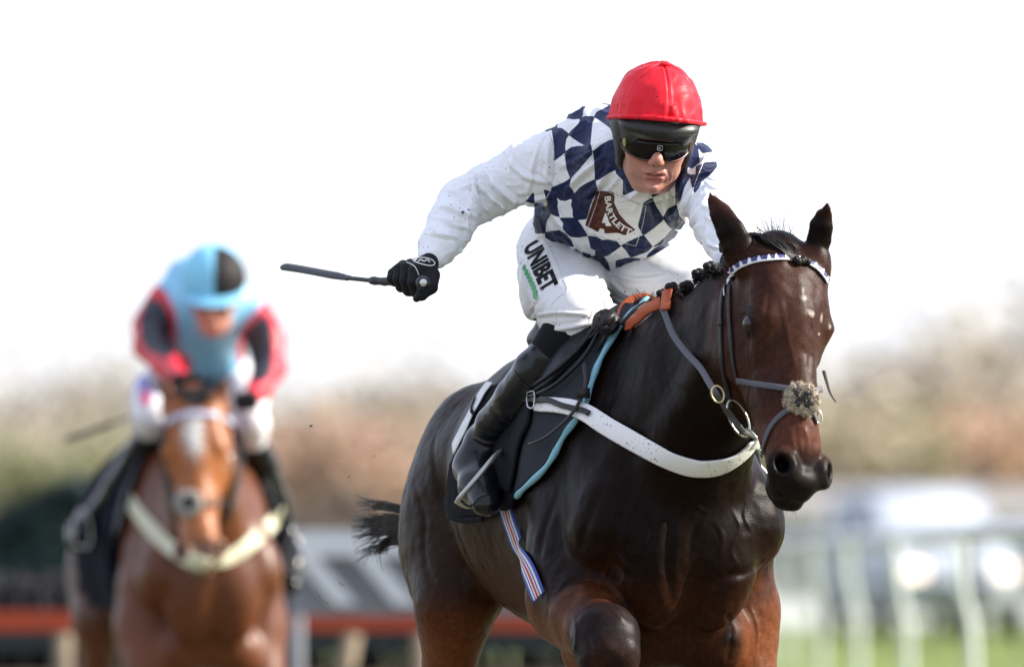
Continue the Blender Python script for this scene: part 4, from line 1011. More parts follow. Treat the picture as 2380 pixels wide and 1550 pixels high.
P = spline([W(1914, 862, -1.04), W(1922, 890, -1.06), W(1930, 915, -1.08), W(1943, 935, -1.1)], 10); one('strap_end', tube(P, np.linspace(.005, .002, 10), 5, flat=.4), M_lea, bridle)
ringc((1903, 968, dep(1890, 960)), 7, 16, .002, M_steel, 'bit_ring', bridle, -.2)
# rein from the hand, down the neck and through the martingale ring to the bit
reins = thing('reins', 'grey racing reins with orange rubber grips looped over the withers and a black knot', 'reins', W(1560, 740, -.3))
def air(pts, n=24, clear=.012):
    P = spline([W(*p) for p in pts], n)
    for _ in range(2):
        for i in range(n):                      # keep straps clear of the horse
            q, n_ = S1.near(P[i]); g = np.dot(P[i]-q, n_)
            if g < clear: P[i] = P[i]+n_*(clear-g)
        P[1:-1] = (P[:-2]+P[1:-1]*2+P[2:])/4
    return P
def nrm(P): return np.tile(unit([-.25, -.95, .2]), (len(P), 1))
P = air([(1570, 738, -.44), (1600, 796, -.58), (1630, 856, -.74), (1662, 912, -.90), (1690, 955, d0-.04), (1712, 985, d0-.03), (1726, 1004, d0-.02)], 30)
one('rein', strap(P, nrm(P), .0150, .0032), M_greyrein, reins)
P = air([(1555, 668, -.36), (1560, 700, -.42), (1568, 725, -.45), (1574, 745, -.46)], 12)
one('rubber_grip', strap(P, nrm(P), .023, .006), M_orange, reins)
P = air([(1567, 736, -.42), (1545, 752, -.38), (1515, 763, -.34), (1485, 765, -.30), (1462, 760, -.27)], 22); P2 = P
one('rubber_grip', strap(P, nrm(P), .026, .006), M_orange, reins)
P = air([(1578, 690, -.30), (1570, 710, -.32), (1556, 700, -.30)], 8); one('rubber_grip', strap(P, nrm(P), .020, .006), M_orange, reins)
P = air([(1510, 700, -.12), (1480, 708, -.12), (1458, 722, -.14), (1446, 740, -.18)], 14); one('rubber_grip', strap(P, nrm(P), .018, .006), M_orange, reins)
P = air([(1555, 690, -.30), (1530, 697, -.2), (1508, 701, -.12)], 8); one('rubber_grip', strap(P, nrm(P), .014, .006), M_orange, reins)
P = air([(1500, 702, -.2), (1478, 718, -.24), (1458, 738, -.26), (1440, 752, -.27)], 14); one('strap', tube(P, .007, 6, flat=.5), M_lea, reins)
P = air([(1462, 760, -.27), (1448, 752, -.26), (1432, 742, -.25)], 8); one('strap', tube(P, .009, 6, flat=.6), M_lea, reins)
mb = MB(); kc = W(1409, 749, -.25)
for a, (e1, e2, rad) in enumerate((((1, 0, 0), (0, .4, 1), .024), ((.7, 0, .7), (0, 1, -.2), .022), ((1, 0, -.5), (.3, .8, .6), .023), ((.2, .2, 1), (.9, -.5, 0), .021))):
    e1 = unit(e1); e2 = np.array(e2, float); e2 = unit(e2-e1*np.dot(e1, e2)); P = np.array([kc+(e1*math.cos(t)+e2*math.sin(t))*rad for t in np.linspace(0, 2*math.pi, 20)]); mb.add(tube(P, .0092, 8, cap=False))
mb.ball(kc, .022, 8); mb.build('knot', M_lea, reins)
P = air([(1434, 752, -.26), (1422, 765, -.27), (1400, 790, -.24), (1380, 830, -.22), (1377, 870, -.20)], 20)
one('strap_end', tube(P, .0065, 6, flat=.5), M_lea, reins)
ringc((1668, 916, -.93), 14, 20, .0022, mat('brass', (.45, .38, .22), rough=.35, metal=.8), 'martingale_ring', reins, -.35)

# saddle pad: laid over the back, light blue binding along its front edge
def cover(name, m, poly, off, thick, parent=None, both=True, sgn=1, drape=0., res=None, tagd=None, minz=None):
    """cloth panel cut from the horse's own surface, offset outwards and given thickness"""
    lp = []
    for x, y in smooth_poly(poly, 2):
        p, _ = S1.hit(x, y)
        if p is None: p = S1.near(W(x, y, .05))[0]
        lp.append(H1.l(p))
    lp = np.array(lp); P2 = lp[:, [0, 2]]
    Vb, Qb = VW, QW
    Lc = H1.l(Vb); ins = poly_sd(Lc[:, [0, 2]]*1000, P2*1000)
    side_ok = np.ones(len(Vb), bool) if both else Lc[:, 1]*sgn > 0
    keep = (ins < 0) & side_ok & (np.abs(Lc[:, 1]) < .45)
    Nn = vnormals(Vb, Qb); keep &= (Lc[:, 0] < .45)
    qk = Qb[np.all(keep[Qb], 1)]; u, inv = np.unique(qk, return_inverse=True); q = inv.reshape(-1, 4)
    V0 = Vb[u]; V0 = smooth_v(V0, q, 1, .3); Nn = Nn[u]
    E0 = np.concatenate([q[:, [i, (i+1) % 4]] for i in range(4)]); k0 = E0.min(1)*len(u)+E0.max(1); uq0, ix0, c0 = np.unique(k0, return_index=True, return_counts=True); BE = E0[ix0[c0 == 1]]
    for _ in range(14):                      # even out the cut edge
        acc = np.zeros_like(V0); cnt = np.zeros(len(u)); np.add.at(acc, BE[:, 0], V0[BE[:, 1]]); np.add.at(acc, BE[:, 1], V0[BE[:, 0]]); np.add.at(cnt, BE[:, 0], 1); np.add.at(cnt, BE[:, 1], 1); mb_ = cnt > 0
        V0[mb_] = V0[mb_]*.4+.6*acc[mb_]/cnt[mb_][:, None]
    edge = sstep(0, -8, ins[u]); A_ = V0+Nn*off; B_ = V0+Nn*(off+thick*edge)[:, None]
    n = len(u); E = np.concatenate([q[:, [i, (i+1) % 4]] for i in range(4)]); k1 = E.min(1)*n+E.max(1); uq, c = np.unique(k1, return_counts=True); bd = set(uq[c == 1]); 
    rimf = [(a, b, b+n, a+n) for (a, b), k in zip(E, k1) if k in bd]
    F = np.concatenate([q[:, ::-1], q+n, np.array(rimf).reshape(-1, 4)]) if rimf else np.concatenate([q[:, ::-1], q+n])
    V_ = np.concatenate([A_, B_]); return mesh_obj(name, V_, F, m, parent), Surf(V_, F)
padp = [(1500, 712), (1470, 745), (1436, 790), (1405, 840), (1386, 885), (1372, 940), (1350, 982), (1322, 1018), (1300, 1062), (1270, 1102), (1228, 1138), (1212, 1150), (1205, 1090), (1180, 960), (1200, 880), (1260, 800), (1300, 770), (1300, 690)]
pad = thing('saddle_pad', 'charcoal foam saddle pad with muddy light blue binding under the black racing saddle', 'saddle pad', H1.w((-.1, 0, 1.5)))
po, SPAD = cover('pad', M_pad, padp, .004, .014, pad)
bl = [(1506, 708), (1492, 722), (1470, 742), (1437, 788), (1406, 838), (1386, 885), (1371, 940), (1350, 980), (1322, 1016), (1300, 1060), (1271, 1100), (1230, 1137), (1215, 1152)]
P, Nn = S1.path(bl, 60, .014)
for _ in range(4): P[1:-1] = (P[:-2]+P[1:-1]*2+P[2:])/4
one('binding', tube(P, [.0072+.0012*math.sin(i*.9) for i in range(60)], 8), M_blue, pad)
# number cloth behind the rider's leg
clothp = [(1240, 880), (1150, 905), (1105, 985), (1062, 1080), (1052, 1180), (1058, 1207), (1120, 1202), (1170, 1198), (1205, 1180), (1215, 1150), (1212, 1080), (1230, 1010), (1260, 950)]
ncl = thing('number_cloth', 'black number cloth with white panel behind the boot of the red capped jockey', 'number cloth', H1.w((-.3, 0, 1.3)))
for sg_ in (1, -1): cover('cloth', M_cloth, clothp, .012, .010, ncl, both=False, sgn=sg_)
_, SNC = cover('cloth_lining', M_cloth, [(1240, 900), (1262, 950), (1255, 990), (1232, 1040), (1222, 1100), (1212, 1150), (1175, 1130), (1172, 1060), (1170, 990)], .026, .006, ncl, both=False)
P, Nn = S1.path([(1158, 905), (1140, 930), (1118, 970), (1098, 1010), (1078, 1050)], 20, .027); one('number_panel', strap(P, Nn, .040, .003), M_wht, ncl)
P, Nn = S1.path([(1130, 940), (1122, 965), (1130, 975)], 10, .033); one('number', strap(P, Nn, .009, .001), M_cloth, ncl)
P, Nn = S1.path([(1056, 1192), (1080, 1203), (1110, 1204), (1140, 1202)], 14, .018); one('hem', strap(P, Nn, .014, .004), M_cloth, ncl)
# saddle
saddle = thing('saddle', 'small black racing saddle with glossy flaps and steel stirrups under the red capped jockey', 'saddle', H1.w((-.2, 0, 1.5)))
B = Field()
B.add((.05, 0, 1.50), (-.38, 0, 1.50), (.10, .05), (.14, .05), k=.03); B.add((-.36, 0, 1.53), (-.44, 0, 1.57), (.12, .03), (.10, .02), k=.03); B.add((.06, 0, 1.53), (.10, 0, 1.57), (.05, .03), (.03, .02), k=.03)
V, Q = B.mesh(.014, sub=1); mesh_obj('seat', H1.w(V), Q, M_sadl, saddle)
flap, SF = cover('flap', M_sadl, [(1400, 765), (1392, 800), (1350, 850), (1300, 905), (1262, 932), (1225, 925), (1215, 880), (1270, 800), (1330, 755)], .022, .012, saddle, both=False)
cover('flap', M_sadl, [(1400, 765), (1392, 800), (1350, 850), (1300, 905), (1262, 932), (1225, 925), (1215, 880), (1270, 800), (1330, 755)], .022, .012, saddle, both=False, sgn=-1)
for pts, r in (([(1412, 772), (1385, 808), (1345, 852), (1300, 890), (1262, 912)], .0065), ([(1420, 785), (1392, 830), (1350, 880), (1305, 918), (1262, 938), (1245, 935)], .0055), ([(1425, 770), (1400, 800), (1372, 820), (1330, 862)], .004)):
    P, Nn = S1.path(pts, 24, .036); P[1:-1] = (P[:-2]+P[1:-1]*2+P[2:])/4; one('flap_edge', tube(P, r, 7), M_sadl, saddle)
def sleather(side):
    m = (lambda p: p) if side > 0 else (lambda p: H1.w(H1.l(p)*np.array([1, -1, 1])))
    P = spline([m(W(1235, 930, .05)), m(W(1205, 990, .06)), m(W(1165, 1050, .04))], 14); one('stirrup_leather', tube(P, .008, 6, flat=.4), M_lea, saddle)
    a = spline([m(W(1063, 1166, -.03)), m(W(1072, 1152, -.05)), m(W(1110, 1108, -.05)), m(W(1145, 1066, -.03)), m(W(1165, 1048, .02)), m(W(1178, 1052, .06)), m(W(1180, 1080, .07)), m(W(1170, 1120, .07)), m(W(1150, 1165, .05))], 40)
    si = one('stirrup', tube(a, .0062, 8), mat('stirrup_steel', (.42, .42, .40), rough=.35, metal=.7), saddle)
    b = spline([m(W(1063, 1166, -.03)), m(W(1090, 1178, .01)), m(W(1150, 1165, .05))], 10); one('tread', tube(b, .009, 8, flat=.5), M_steel, si)
sleather(1); sleather(-1)
P, Nn = S1.path([(1174, 1125), (1188, 1190), (1208, 1250), (1232, 1315), (1262, 1390)], 34, .006)
for _ in range(4): P[1:-1] = (P[:-2]+P[1:-1]*2+P[2:])/4
Nn = Nn*.55-FWD*.45; Nn /= np.linalg.norm(Nn, axis=1)[:, None]; P = P+Nn*.006
gi = one('girth', strap(P, Nn, .041, .003), mat('girth_blue', (.025, .06, .30), rough=.6, bump=.3, bscale=600), saddle)
T_, N_, B_ = frames(P, Nn); M_rs = mat('stripe_red', (.48, .02, .03), rough=.6, bump=.3, bscale=600); M_ws = mat('stripe_white', (.62, .60, .56), rough=.6, bump=.3, bscale=600)
sg = 1 if B_[10][0] > 0 else -1
for o_, w_, mm in ((-.0120, .0040, M_ws), (-.0055, .0034, M_ws), (-.0012, .0050, M_rs), (.0034, .0032, M_ws), (.0110, .0055, M_ws)):
    one('stripe', strap(P+B_*sg*o_+N_*.0028, Nn, w_, .0014), mm, gi)
# breastgirth
bg_ = thing('breastgirth', 'wide white breastgirth spattered with mud round the chest of the dark bay horse', 'breastgirth', H1.w((.3, 0, 1.2)))
bp_ = [(1270, 950), (1300, 950), (1345, 958), (1400, 982), (1470, 1022), (1530, 1055), (1580, 1077), (1630, 1087), (1680, 1080), (1715, 1062), (1738, 1040), (1748, 1020)]
P, Nn = S1.path(bp_, 70, .0)
for i in range(len(P)):
    q, n_ = SPAD.near(P[i]); k = .024 if i < 16 else max(.004, .024-.0016*(i-16)); P[i] = P[i]+Nn[i]*k
for _ in range(6): P[1:-1] = (P[:-2]+P[1:-1]*2+P[2:])/4
wv = np.interp(np.arange(70), [0, 8, 20, 45, 60, 69], [.036, .036, .044, .048, .050, .040]); one('band', strap(P, Nn, wv, .006), M_gwhite, bg_)
# far side of the band round to the other flank
q = [H1.l(p) for p in P[-24:]]; tip = H1.l(P[-1])
P2 = np.array([H1.w(S1l) for S1l in [tip+(-.05, -.03, .0), tip+(-.2, -.02, .01)]]); P2 = np.array([S1.near(p)[0]+S1.near(p)[1]*.006 for p in spline([P[-1], P2[0], P2[1]], 12)]); N2 = np.array([S1.near(p)[1] for p in P2]); one('band', strap(P2, N2, .045, .006), M_gwhite, bg_)
P, Nn = S1.path([(1245, 938), (1275, 945), (1300, 944), (1335, 958), (1375, 972), (1392, 978)], 20, .034); one('billet', strap(P, Nn, .013, .004), M_lea, bg_)
bkp, bn = S1.path([(1262, 930), (1276, 930), (1276, 960), (1262, 960), (1262, 930)], 24, .042); one('buckle', tube(bkp, .0022, 6, cap=False), M_steel, bg_)
# martingale strap hanging over the pad
P, Nn = S1.path([(1378, 870), (1384, 905), (1376, 940), (1350, 985), (1310, 1020), (1262, 1042)], 34, .040); P[1:-1] = (P[:-2]+P[1:-1]*2+P[2:])/4
one('loose_end', tube(P, np.linspace(.0075, .004, 34), 6, up=Nn, flat=.5), M_lea, bg_)
kp = P[12]; MB().box(kp, (.030, .016, .024)).build('keeper', M_lea, bg_)
print('tack', time.time()-T0)
# ------------------------------------------------------------------ following horse and jockey
H2 = HorseFrame((-1.080, D2, -.12), 11, .96)
hd2 = HeadFrame((.90, .155, 1.635), (.30, .0, -.95), -11)
W2f = lambda x, y, dy=0.: W(x, y, dy, D2)
legs2 = dict(
    fore=[(1, (.18, .20, .88), (.36, .20, .56), (.34, .20, .28), (.38, .20, .22)),
          (-1, (.18, -.20, .88), (.34, -.20, .52), (.20, -.20, .32), (.16, -.20, .28))],
    hind=[(1, (-.78, .205, .90), (-1.02, .17, .56), (-.82, .16, .30), (-.74, .16, .24)),
          (-1, (-.66, -.19, .88), (-.80, -.15, .54), (-.55, -.15, .34), (-.45, -.15, .26))],
    ears=[(ear_st(H2, W2f, 1/705, [(402, 945, 17, .02), (396, 928, 19, 0), (386, 906, 17, 0), (378, 892, 10, 0), (373, 884, 3, 0)], -.88, .6), H2.d_((.95, 0, .2)), None),
          (ear_st(H2, W2f, 1/705, [(508, 945, 16, .02), (512, 925, 19, 0), (519, 903, 16, 0), (524, 888, 10, 0), (528, 876, 3, 0)], -.88, .6), H2.d_((1, 0, .1)), None)])
neck2 = [((.16, 0, 1.24), (.15, .30)), ((.42, .03, 1.35), (.11, .225)), ((.66, .075, 1.47), (.082, .165)), ((.84, .14, 1.56), (.07, .115))]
F2 = horse_field(hd2, neck2, legs2); V, Q = F2.mesh(.014, lo=(-1.5, -.6, .1), sub=1, iters=1); N = vnormals(V, Q)
pal2 = dict(body=(.105, .030, .009), hind=(.05, .018, .009), flank=(.09, .032, .014), leg=(.17, .050, .015), legw=.35, point=(.03, .015, .01),
            head=(.29, .095, .028), head2=(.32, .11, .034), nose=(.36, .13, .05), muzzle=(.16, .085, .055), white=(.74, .72, .68),
            marks=[(.13, .0, .075, .032), (.175, .0, .05, .018)])
C2 = horse_colour(V, N, hd2, pal2, legs2); V2W = H2.w(V); Q = Q[:, ::-1].copy(); S2 = Surf(V2W, Q); Q2 = Q
horse2 = thing('racehorse', 'bright chestnut racehorse with a white star and cream breastgirth following behind, out of focus', 'horse', H2.w((0, 0, .12)))
mesh_obj('body', V2W, Q, mat('chestnut_coat', (.2, .08, .03), rough=.42, spec=.3, attr='Col', noise=.15, nscale=40), horse2, col=C2)
for s in (1, -1): MB().ball(H2.w(hd2.p(.171, -.050, s*.0885)), .0185, 10).build('eye', M_eye, horse2)
def lay2(name, m, pts, w, t, n=24, off=.002, parent=None):
    P, N_ = S2.path(pts, n, off)
    for _ in range(3): P[1:-1] = (P[:-2]+P[1:-1]*2+P[2:])/4
    return one(name, strap(P, N_, w, t), m, parent)
mb = MB(); rs = random.Random(5)
for k in range(160):
    w_ = rs.gauss(0, .02); P = [hd2.p(-.07, -.07, w_), hd2.p(-.045, -.02, w_), hd2.p(-.005, .015, w_*.8-.01), hd2.p(.035, .025, w_*.6-.02)]; mb.add(tube(spline([H2.w(p) for p in P], 7), .004, 3))
for k in range(120): mb.add(strand(H2.w(hd2.p(-.06, -.07, rs.gauss(.02, .05))), (rs.gauss(0, .5), 0, 1), .05, .004, .5, 5, rs=rs))
mb.build('mane', M_mane, horse2, kind='stuff')
mb = MB()
for k in range(160):
    P = [H2.w((-1.2, rs.gauss(0, .02), 1.25)), H2.w((-1.32, rs.gauss(0, .04), 1.2)), H2.w((-1.5, rs.gauss(.03, .09), 1.0+rs.gauss(0, .04)))]; mb.add(tube(spline(P, 6), .004, 3))
mb.build('tail', M_mane, horse2, kind='stuff')
br2 = thing('bridle', 'bridle with silver browband and sheepskin noseband on the chestnut horse with the white star', 'bridle', H2.w(hd2.p(.05, -.05, 0)))
lay2('browband', mat('silver_band', (.42, .43, .55), rough=.4), [(388, 985), (410, 970), (450, 962), (495, 964), (525, 975), (545, 990)], .022, .005, 24, .003, br2)
lay2('noseband', M_lea, [(400, 1160), (430, 1172), (470, 1172), (500, 1170), (522, 1165)], .018, .005, 20, .003, br2)
lay2('cheekpiece', M_lea, [(540, 990), (546, 1050), (542, 1110), (532, 1160), (520, 1210)], .018, .006, 20, .003, br2)
lay2('cheekpiece', M_lea, [(384, 990), (382, 1050), (388, 1110), (396, 1160), (408, 1210)], .018, .006, 20, .003, br2)
pc2, nc2 = S2.hit(441, 1170)
B = Field()
for a in range(16): B.add(pc2+nc2*.010+XR*math.cos(a*.3927)*.034+np.array([0, 0, math.sin(a*.3927)*.032]), None, .014, k=.008)
V, Q = B.mesh(.007, sub=1); N = vnormals(V, Q); V = V+N*(.004*vnoise(V, 110, 71))[:, None]; mesh_obj('fleece_ring', V, Q, mat('fleece_pale', (.28, .26, .24), rough=.95), br2)
MB().ball(pc2+nc2*.012, .026, 8, (1, .5, .9)).build('leather_patch', M_lea, br2)
for x, y in ((548, 1072), (533, 1205)): p = S2.near(W2(x, y, -.8))[0]; P = [p+np.array([math.cos(a)*.022, -.02, math.sin(a)*.028]) for a in np.linspace(0, 6.283, 20)]; one('bit_ring', tube(np.array(P), .004, 6, cap=False), M_steel, br2)
bg2 = thing('breastgirth', 'cream breastgirth round the chest of the chestnut horse following behind', 'breastgirth', H2.w((.3, 0, 1.2)))
M_cream = mat('cream_webbing', (.54, .53, .38), rough=.6)
lay2('band', M_cream, [(296, 1150), (318, 1185), (350, 1225), (385, 1262), (425, 1292), (470, 1310), (515, 1302), (560, 1278), (600, 1245), (640, 1205), (652, 1180)], .052, .006, 50, .004, bg2)
def cover2(name, m, poly, off, thick, parent):
    P2 = np.array(poly, float)*1000; Lc = H2.l(V2W); ins = poly_sd(Lc[:, [0, 2]]*1000, P2); keep = (ins < 0) & (np.abs(Lc[:, 1]) < .45); Nn = vnormals(V2W, Q2)
    qk = Q2[np.all(keep[Q2], 1)]; u, inv = np.unique(qk, return_inverse=True); q = inv.reshape(-1, 4); V0 = V2W[u]; Nn = Nn[u]; n = len(u)
    A_ = V0+Nn*off; B_ = V0+Nn*(off+thick); E = np.concatenate([q[:, [i, (i+1) % 4]] for i in range(4)]); k1 = E.min(1)*n+E.max(1); uq, c = np.unique(k1, return_counts=True); bd = set(uq[c == 1])
    rimf = np.array([(a, b, b+n, a+n) for (a, b), k in zip(E, k1) if k in bd]); return mesh_obj(name, np.concatenate([A_, B_]), np.concatenate([q[:, ::-1], q+n, rimf]), m, parent)
sd2 = thing('saddle', 'black racing saddle under the jockey in light blue, half hidden by the chestnut horse', 'saddle', H2.w((-.2, 0, 1.5)))
B = Field(); B.add((.05, 0, 1.50), (-.38, 0, 1.50), (.10, .05), (.14, .05), k=.03); V, Q = B.mesh(.02, sub=1); mesh_obj('seat', H2.w(V), Q, M_sadl, sd2)
cover2('flap', M_sadl, [(.12, 1.6), (.14, 1.2), (-.1, 1.0), (-.3, 1.1), (-.3, 1.6)], .014, .016, sd2)
nc_ = thing('number_cloth', 'dark number cloth hanging over the flank of the chestnut horse', 'number cloth', H2.w((-.3, 0, 1.4)))
cover2('cloth', mat('dark_cloth', (.007, .008, .018), rough=.85, spec=.08), [(.10, 1.6), (.05, 1.0), (-.1, .94), (-.72, .98), (-.72, 1.6)], .022, .022, nc_)
for k_ in ((178, 1215, -.02, 190, 1268), (690, 1270, -.02, 684, 1330)):
    P = spline([W2(k_[3]-16, k_[4], k_[2]), W2(k_[3]-20, k_[4]-50, k_[2]), W2(k_[3], k_[4]-85, k_[2]), W2(k_[3]+20, k_[4]-50, k_[2]), W2(k_[3]+16, k_[4], k_[2]), W2(k_[3]-16, k_[4], k_[2])], 26); one('stirrup', tube(P, .0032, 6), M_steel, sd2)
# jockey
hip2 = W2(440, 850, .4); P2x = 1/689.
def r2(*a): return tuple(x*P2x for x in a)
jockey2 = thing('person', 'crouching jockey in light blue silks with black and red sleeves riding the chestnut horse behind', 'person', hip2)
c7 = lambda L: np.array([((100+x*.387)*K, (550+y*.387)*K) for x, y in L])
B = Field(); A = lambda *a, **k: B.add(*a, **k)
A(W2(480, 720, -.05), W2(478, 840, .22), r2(96, 78), r2(90, 74), k=.05, side=XR); A(W2(440, 655, .05), W2(430, 700, .2), r2(60, 60), r2(80, 70), k=.06)
A(W2(400, 700, .0), None, r2(46, 44)[0], k=.05); A(W2(578, 735, -.04), None, r2(40, 40)[0], k=.05); A(W2(470, 660, -.02), W2(540, 690, -.05), .06, .06, k=.05)
B.chain([(W2(392, 702, .0), r2(54, 50)), (W2(358, 760, -.05), r2(50, 48)), (W2(350, 800, -.12), r2(42, 40))], k=.02); B.chain([(W2(350, 798, -.12), r2(42, 40)), (W2(385, 850, -.3), r2(32, 30)), (W2(425, 882, -.5), r2(20, 20))], k=.02)
B.chain([(W2(590, 735, -.04), r2(48, 46)), (W2(618, 790, -.08), r2(47, 45)), (W2(626, 850, -.14), r2(40, 38))], k=.02); B.chain([(W2(625, 850, -.14), r2(40, 38)), (W2(605, 900, -.3), r2(30, 28)), (W2(585, 925, -.42), r2(20, 20))], k=.02)
V, Q = B.mesh(.012, sub=1); N = vnormals(V, Q); V = V+N*(.004*vnoise(V, 16, 81)+.002*vnoise(V, 40, 82))[:, None]; pr = proj(V)
blk = [c7([(715,495),(800,540),(850,640),(850,760),(880,840),(830,900),(700,850),(650,780),(640,640),(680,530)]), c7([(1465,600),(1500,700),(1510,880),(1500,1000),(1420,1060),(1340,1000),(1300,850),(1330,700),(1400,640)])]
red = [c7([(735,400),(820,470),(880,600),(890,830),(980,900),(980,1100),(800,1100),(560,930),(540,700),(640,520)]), c7([(1470,500),(1560,660),(1660,900),(1620,1100),(1450,1300),(1330,1250),(1340,1050),(1270,860),(1290,720),(1380,610)])]
sb_ = np.minimum(poly_sd(pr, blk[0]), poly_sd(pr, blk[1])); sr_ = np.minimum(poly_sd(pr, red[0]), poly_sd(pr, red[1]))
col = np.tile(np.array([.22, .52, .74]), (len(V), 1)); col = mix(col, (.62, .02, .04), sstep(1.5, -1.5, sr_)); col = mix(col, (.014, .015, .026), sstep(1.5, -1.5, sb_))
mesh_obj('jacket', V, Q, mat('blue_silk', (.3, .5, .7), rough=.45, attr='Col'), jockey2, col=col)
B = Field(); A = lambda *a, **k: B.add(*a, **k)
A(W2(470, 850, .4), None, (.17, .13, .13), k=.05)
B.chain([(W2(390, 880, .30), r2(60, 58)), (W2(360, 920, .05), r2(54, 52)), (W2(350, 965, -.2), r2(42, 42)), (W2(350, 1005, -.16), r2(34, 34))], k=.03)
B.chain([(W2(540, 880, .30), r2(60, 58)), (W2(572, 935, .05), r2(46, 46)), (W2(586, 985, -.2), r2(36, 36)), (W2(590, 1025, -.16), r2(30, 30))], k=.03)
V, Q = B.mesh(.014, sub=1); pr = proj(V); col = np.tile(np.array([.76, .76, .80]), (len(V), 1))
sR = poly_sd(pr, c7([(620,1000),(700,1000),(740,1120),(700,1200),(630,1150)])); col = mix(col, (.22, .25, .60), sstep(2, -2, sR)); sR = poly_sd(pr, c7([(640,1110),(700,1090),(720,1180),(660,1200)])); col = mix(col, (.6, .05, .12), sstep(2, -2, sR))
mesh_obj('breeches', V, Q, mat('white_breeches', (.7, .7, .7), rough=.5, attr='Col'), jockey2, col=col)
for pts in ([(W2(350, 1012, -.15), 38), (W2(322, 1062, -.08), 40), (W2(275, 1130, .04), 35), (W2(238, 1180, .15), 28), (W2(215, 1205, .2), 28), (W2(185, 1235, .12), 30), (W2(178, 1260, .04), 22)],
            [(W2(590, 1030, -.15), 32), (W2(612, 1080, -.06), 34), (W2(640, 1160, .12), 31), (W2(658, 1220, .18), 25), (W2(666, 1250, .18), 28), (W2(676, 1310, .1), 30), (W2(676, 1360, .02), 22)]):
    B = Field(); B.chain([(p, r2(r, r)) for p, r in pts], k=.015); V, Q = B.mesh(.014, sub=1); mesh_obj('boot', V, Q, M_boot, jockey2)
HC2 = W2(496, 696, -.25); u2 = unit([.02, -.46, 1]); f2 = unit(np.array([-.03, -1, 0])-u2*np.dot(u2, [-.03, -1, 0])); x2 = XR
def g2(r, u, f): return HC2+r*x2+u*u2+f*f2
B = Field(); A = lambda a, b, ra, rb=None, k=.015, **kw: B.add(g2(*a), g2(*b) if b else None, ra, rb, k=k, side=x2, **kw)
A((0, .02, .0), None, (.072, .09, .095)); A((0, -.01, .03), (0, -.06, .045), (.058, .046), (.036, .035)); A((0, .02, .08), (0, -.012, .10), .009, .012); A((0, -.085, .05), None, .024)
for s in (1, -1): A((s*.038, -.015, .05), None, .026); B.ell(g2(s*.074, 0, 0), (u2, f2), (.03, .018, .01), k=.008)
A((-.015, -.05, .083), (.015, -.05, .083), .006); A((0, -.05, -.02), (0, -.10, -.06), .055, .06, k=.03)
V, Q = B.mesh(.006, sub=1); mesh_obj('body', V, Q, mat('skin_second', (.60, .27, .20), rough=.5, sss=.1), jockey2)
V, Q = (lambda F_: (F_.ell(g2(0, .078, -.005), (u2, x2), (.114, .110, .128), k=.01), F_.ell(g2(0, -.07, .03), (f2, x2), (.09, .075, .10), k=.01, op='-'), F_.mesh(.009, sub=1))[2])(Field())
q = (V-HC2); uu, ff, xx = q@u2, q@f2, q@x2
col = np.tile(np.array([.25, .60, .82]), (len(V), 1)); col = mix(col, (.022, .018, .020), sstep(.004, .010, xx)*sstep(.055, .062, uu)*sstep(-.02, .0, ff)); col = mix(col, (.012, .012, .014), sstep(.034, .026, uu))
hm = mesh_obj('helmet', V, Q, mat('cap_silk_blue', (.3, .6, .8), rough=.6, spec=.15, attr='Col'), jockey2, col=col)
B = Field(); B.ell(g2(0, .045, .095), (f2, x2), (.078, .096, .018), k=.01); B.ell(g2(0, .012, .07), (f2, x2), (.07, .07, .028), k=.01, op='-'); V, Q = B.mesh(.008, sub=1); mesh_obj('peak', V, Q, mat('peak_silk_blue', (.20, .50, .72), rough=.4), hm)
ggv = [g2(math.sin(a)*.084, .0+.034*t, .014+math.cos(a)*.084) for a in np.linspace(-1.15, 1.15, 21) for t in (0, .5, 1)]
mesh_obj('goggles', ggv, [(i*3+j, (i+1)*3+j, (i+1)*3+j+1, i*3+j+1) for i in range(20) for j in range(2)], M_lens, jockey2)
for (x, y, dy) in ((432, 890, -.52), (572, 932, -.46)):
    B = Field(); c = W2(x, y, dy); B.ell(c, (XR, (0, 0, 1)), (.042, .034, .034), k=.008)
    for i in range(4): a = c+XR*(.030-.02*i); B.chain([(a+(0, -.02, .018), (.0115, .0115)), (a+(0, -.042, .006), (.011, .011)), (a+(0, -.040, -.016), (.010, .010)), (a+(0, -.016, -.024), (.009, .009))], k=.003)
    B.chain([(c+XR*.035, (.012, .012)), (c+XR*.03+(0, -.03, .022), (.010, .010)), (c+XR*.01+(0, -.045, .026), (.009, .009))], k=.004)
    V, Q = B.mesh(.006, sub=1); mesh_obj('glove', V, Q, M_glove, jockey2)
wh2 = thing('whip', 'blurred grey whip sticking out behind the jockey in light blue', 'whip', W2(430, 925, -.3))
P = spline([W2(430, 925, -.3), W2(323, 962, .05), W2(240, 992, .2), W2(156, 1021, .35)], 20); one('shaft', tube(P, np.interp(range(20), [0, 10, 12, 19], [.006, .006, .014, .014]), 8, flat=.6), M_whip, wh2)
re2 = thing('reins', 'black reins from the gloves of the jockey in light blue to the chestnut horse', 'reins', W2(540, 960, -.5))
for a, b in (((565, 940, -.5), (535, 1200, -.95)), ((435, 900, -.55), (400, 1190, -.92))):
    P = spline([W2(*a), W2((a[0]+b[0])/2+(14 if a[0] > 500 else -22), (a[1]+b[1])/2, (a[2]+b[2])/2-.05), W2(*b)], 12); one('rein', tube(P, .006, 5, flat=.5), M_lea, re2)
print('second', time.time()-T0)
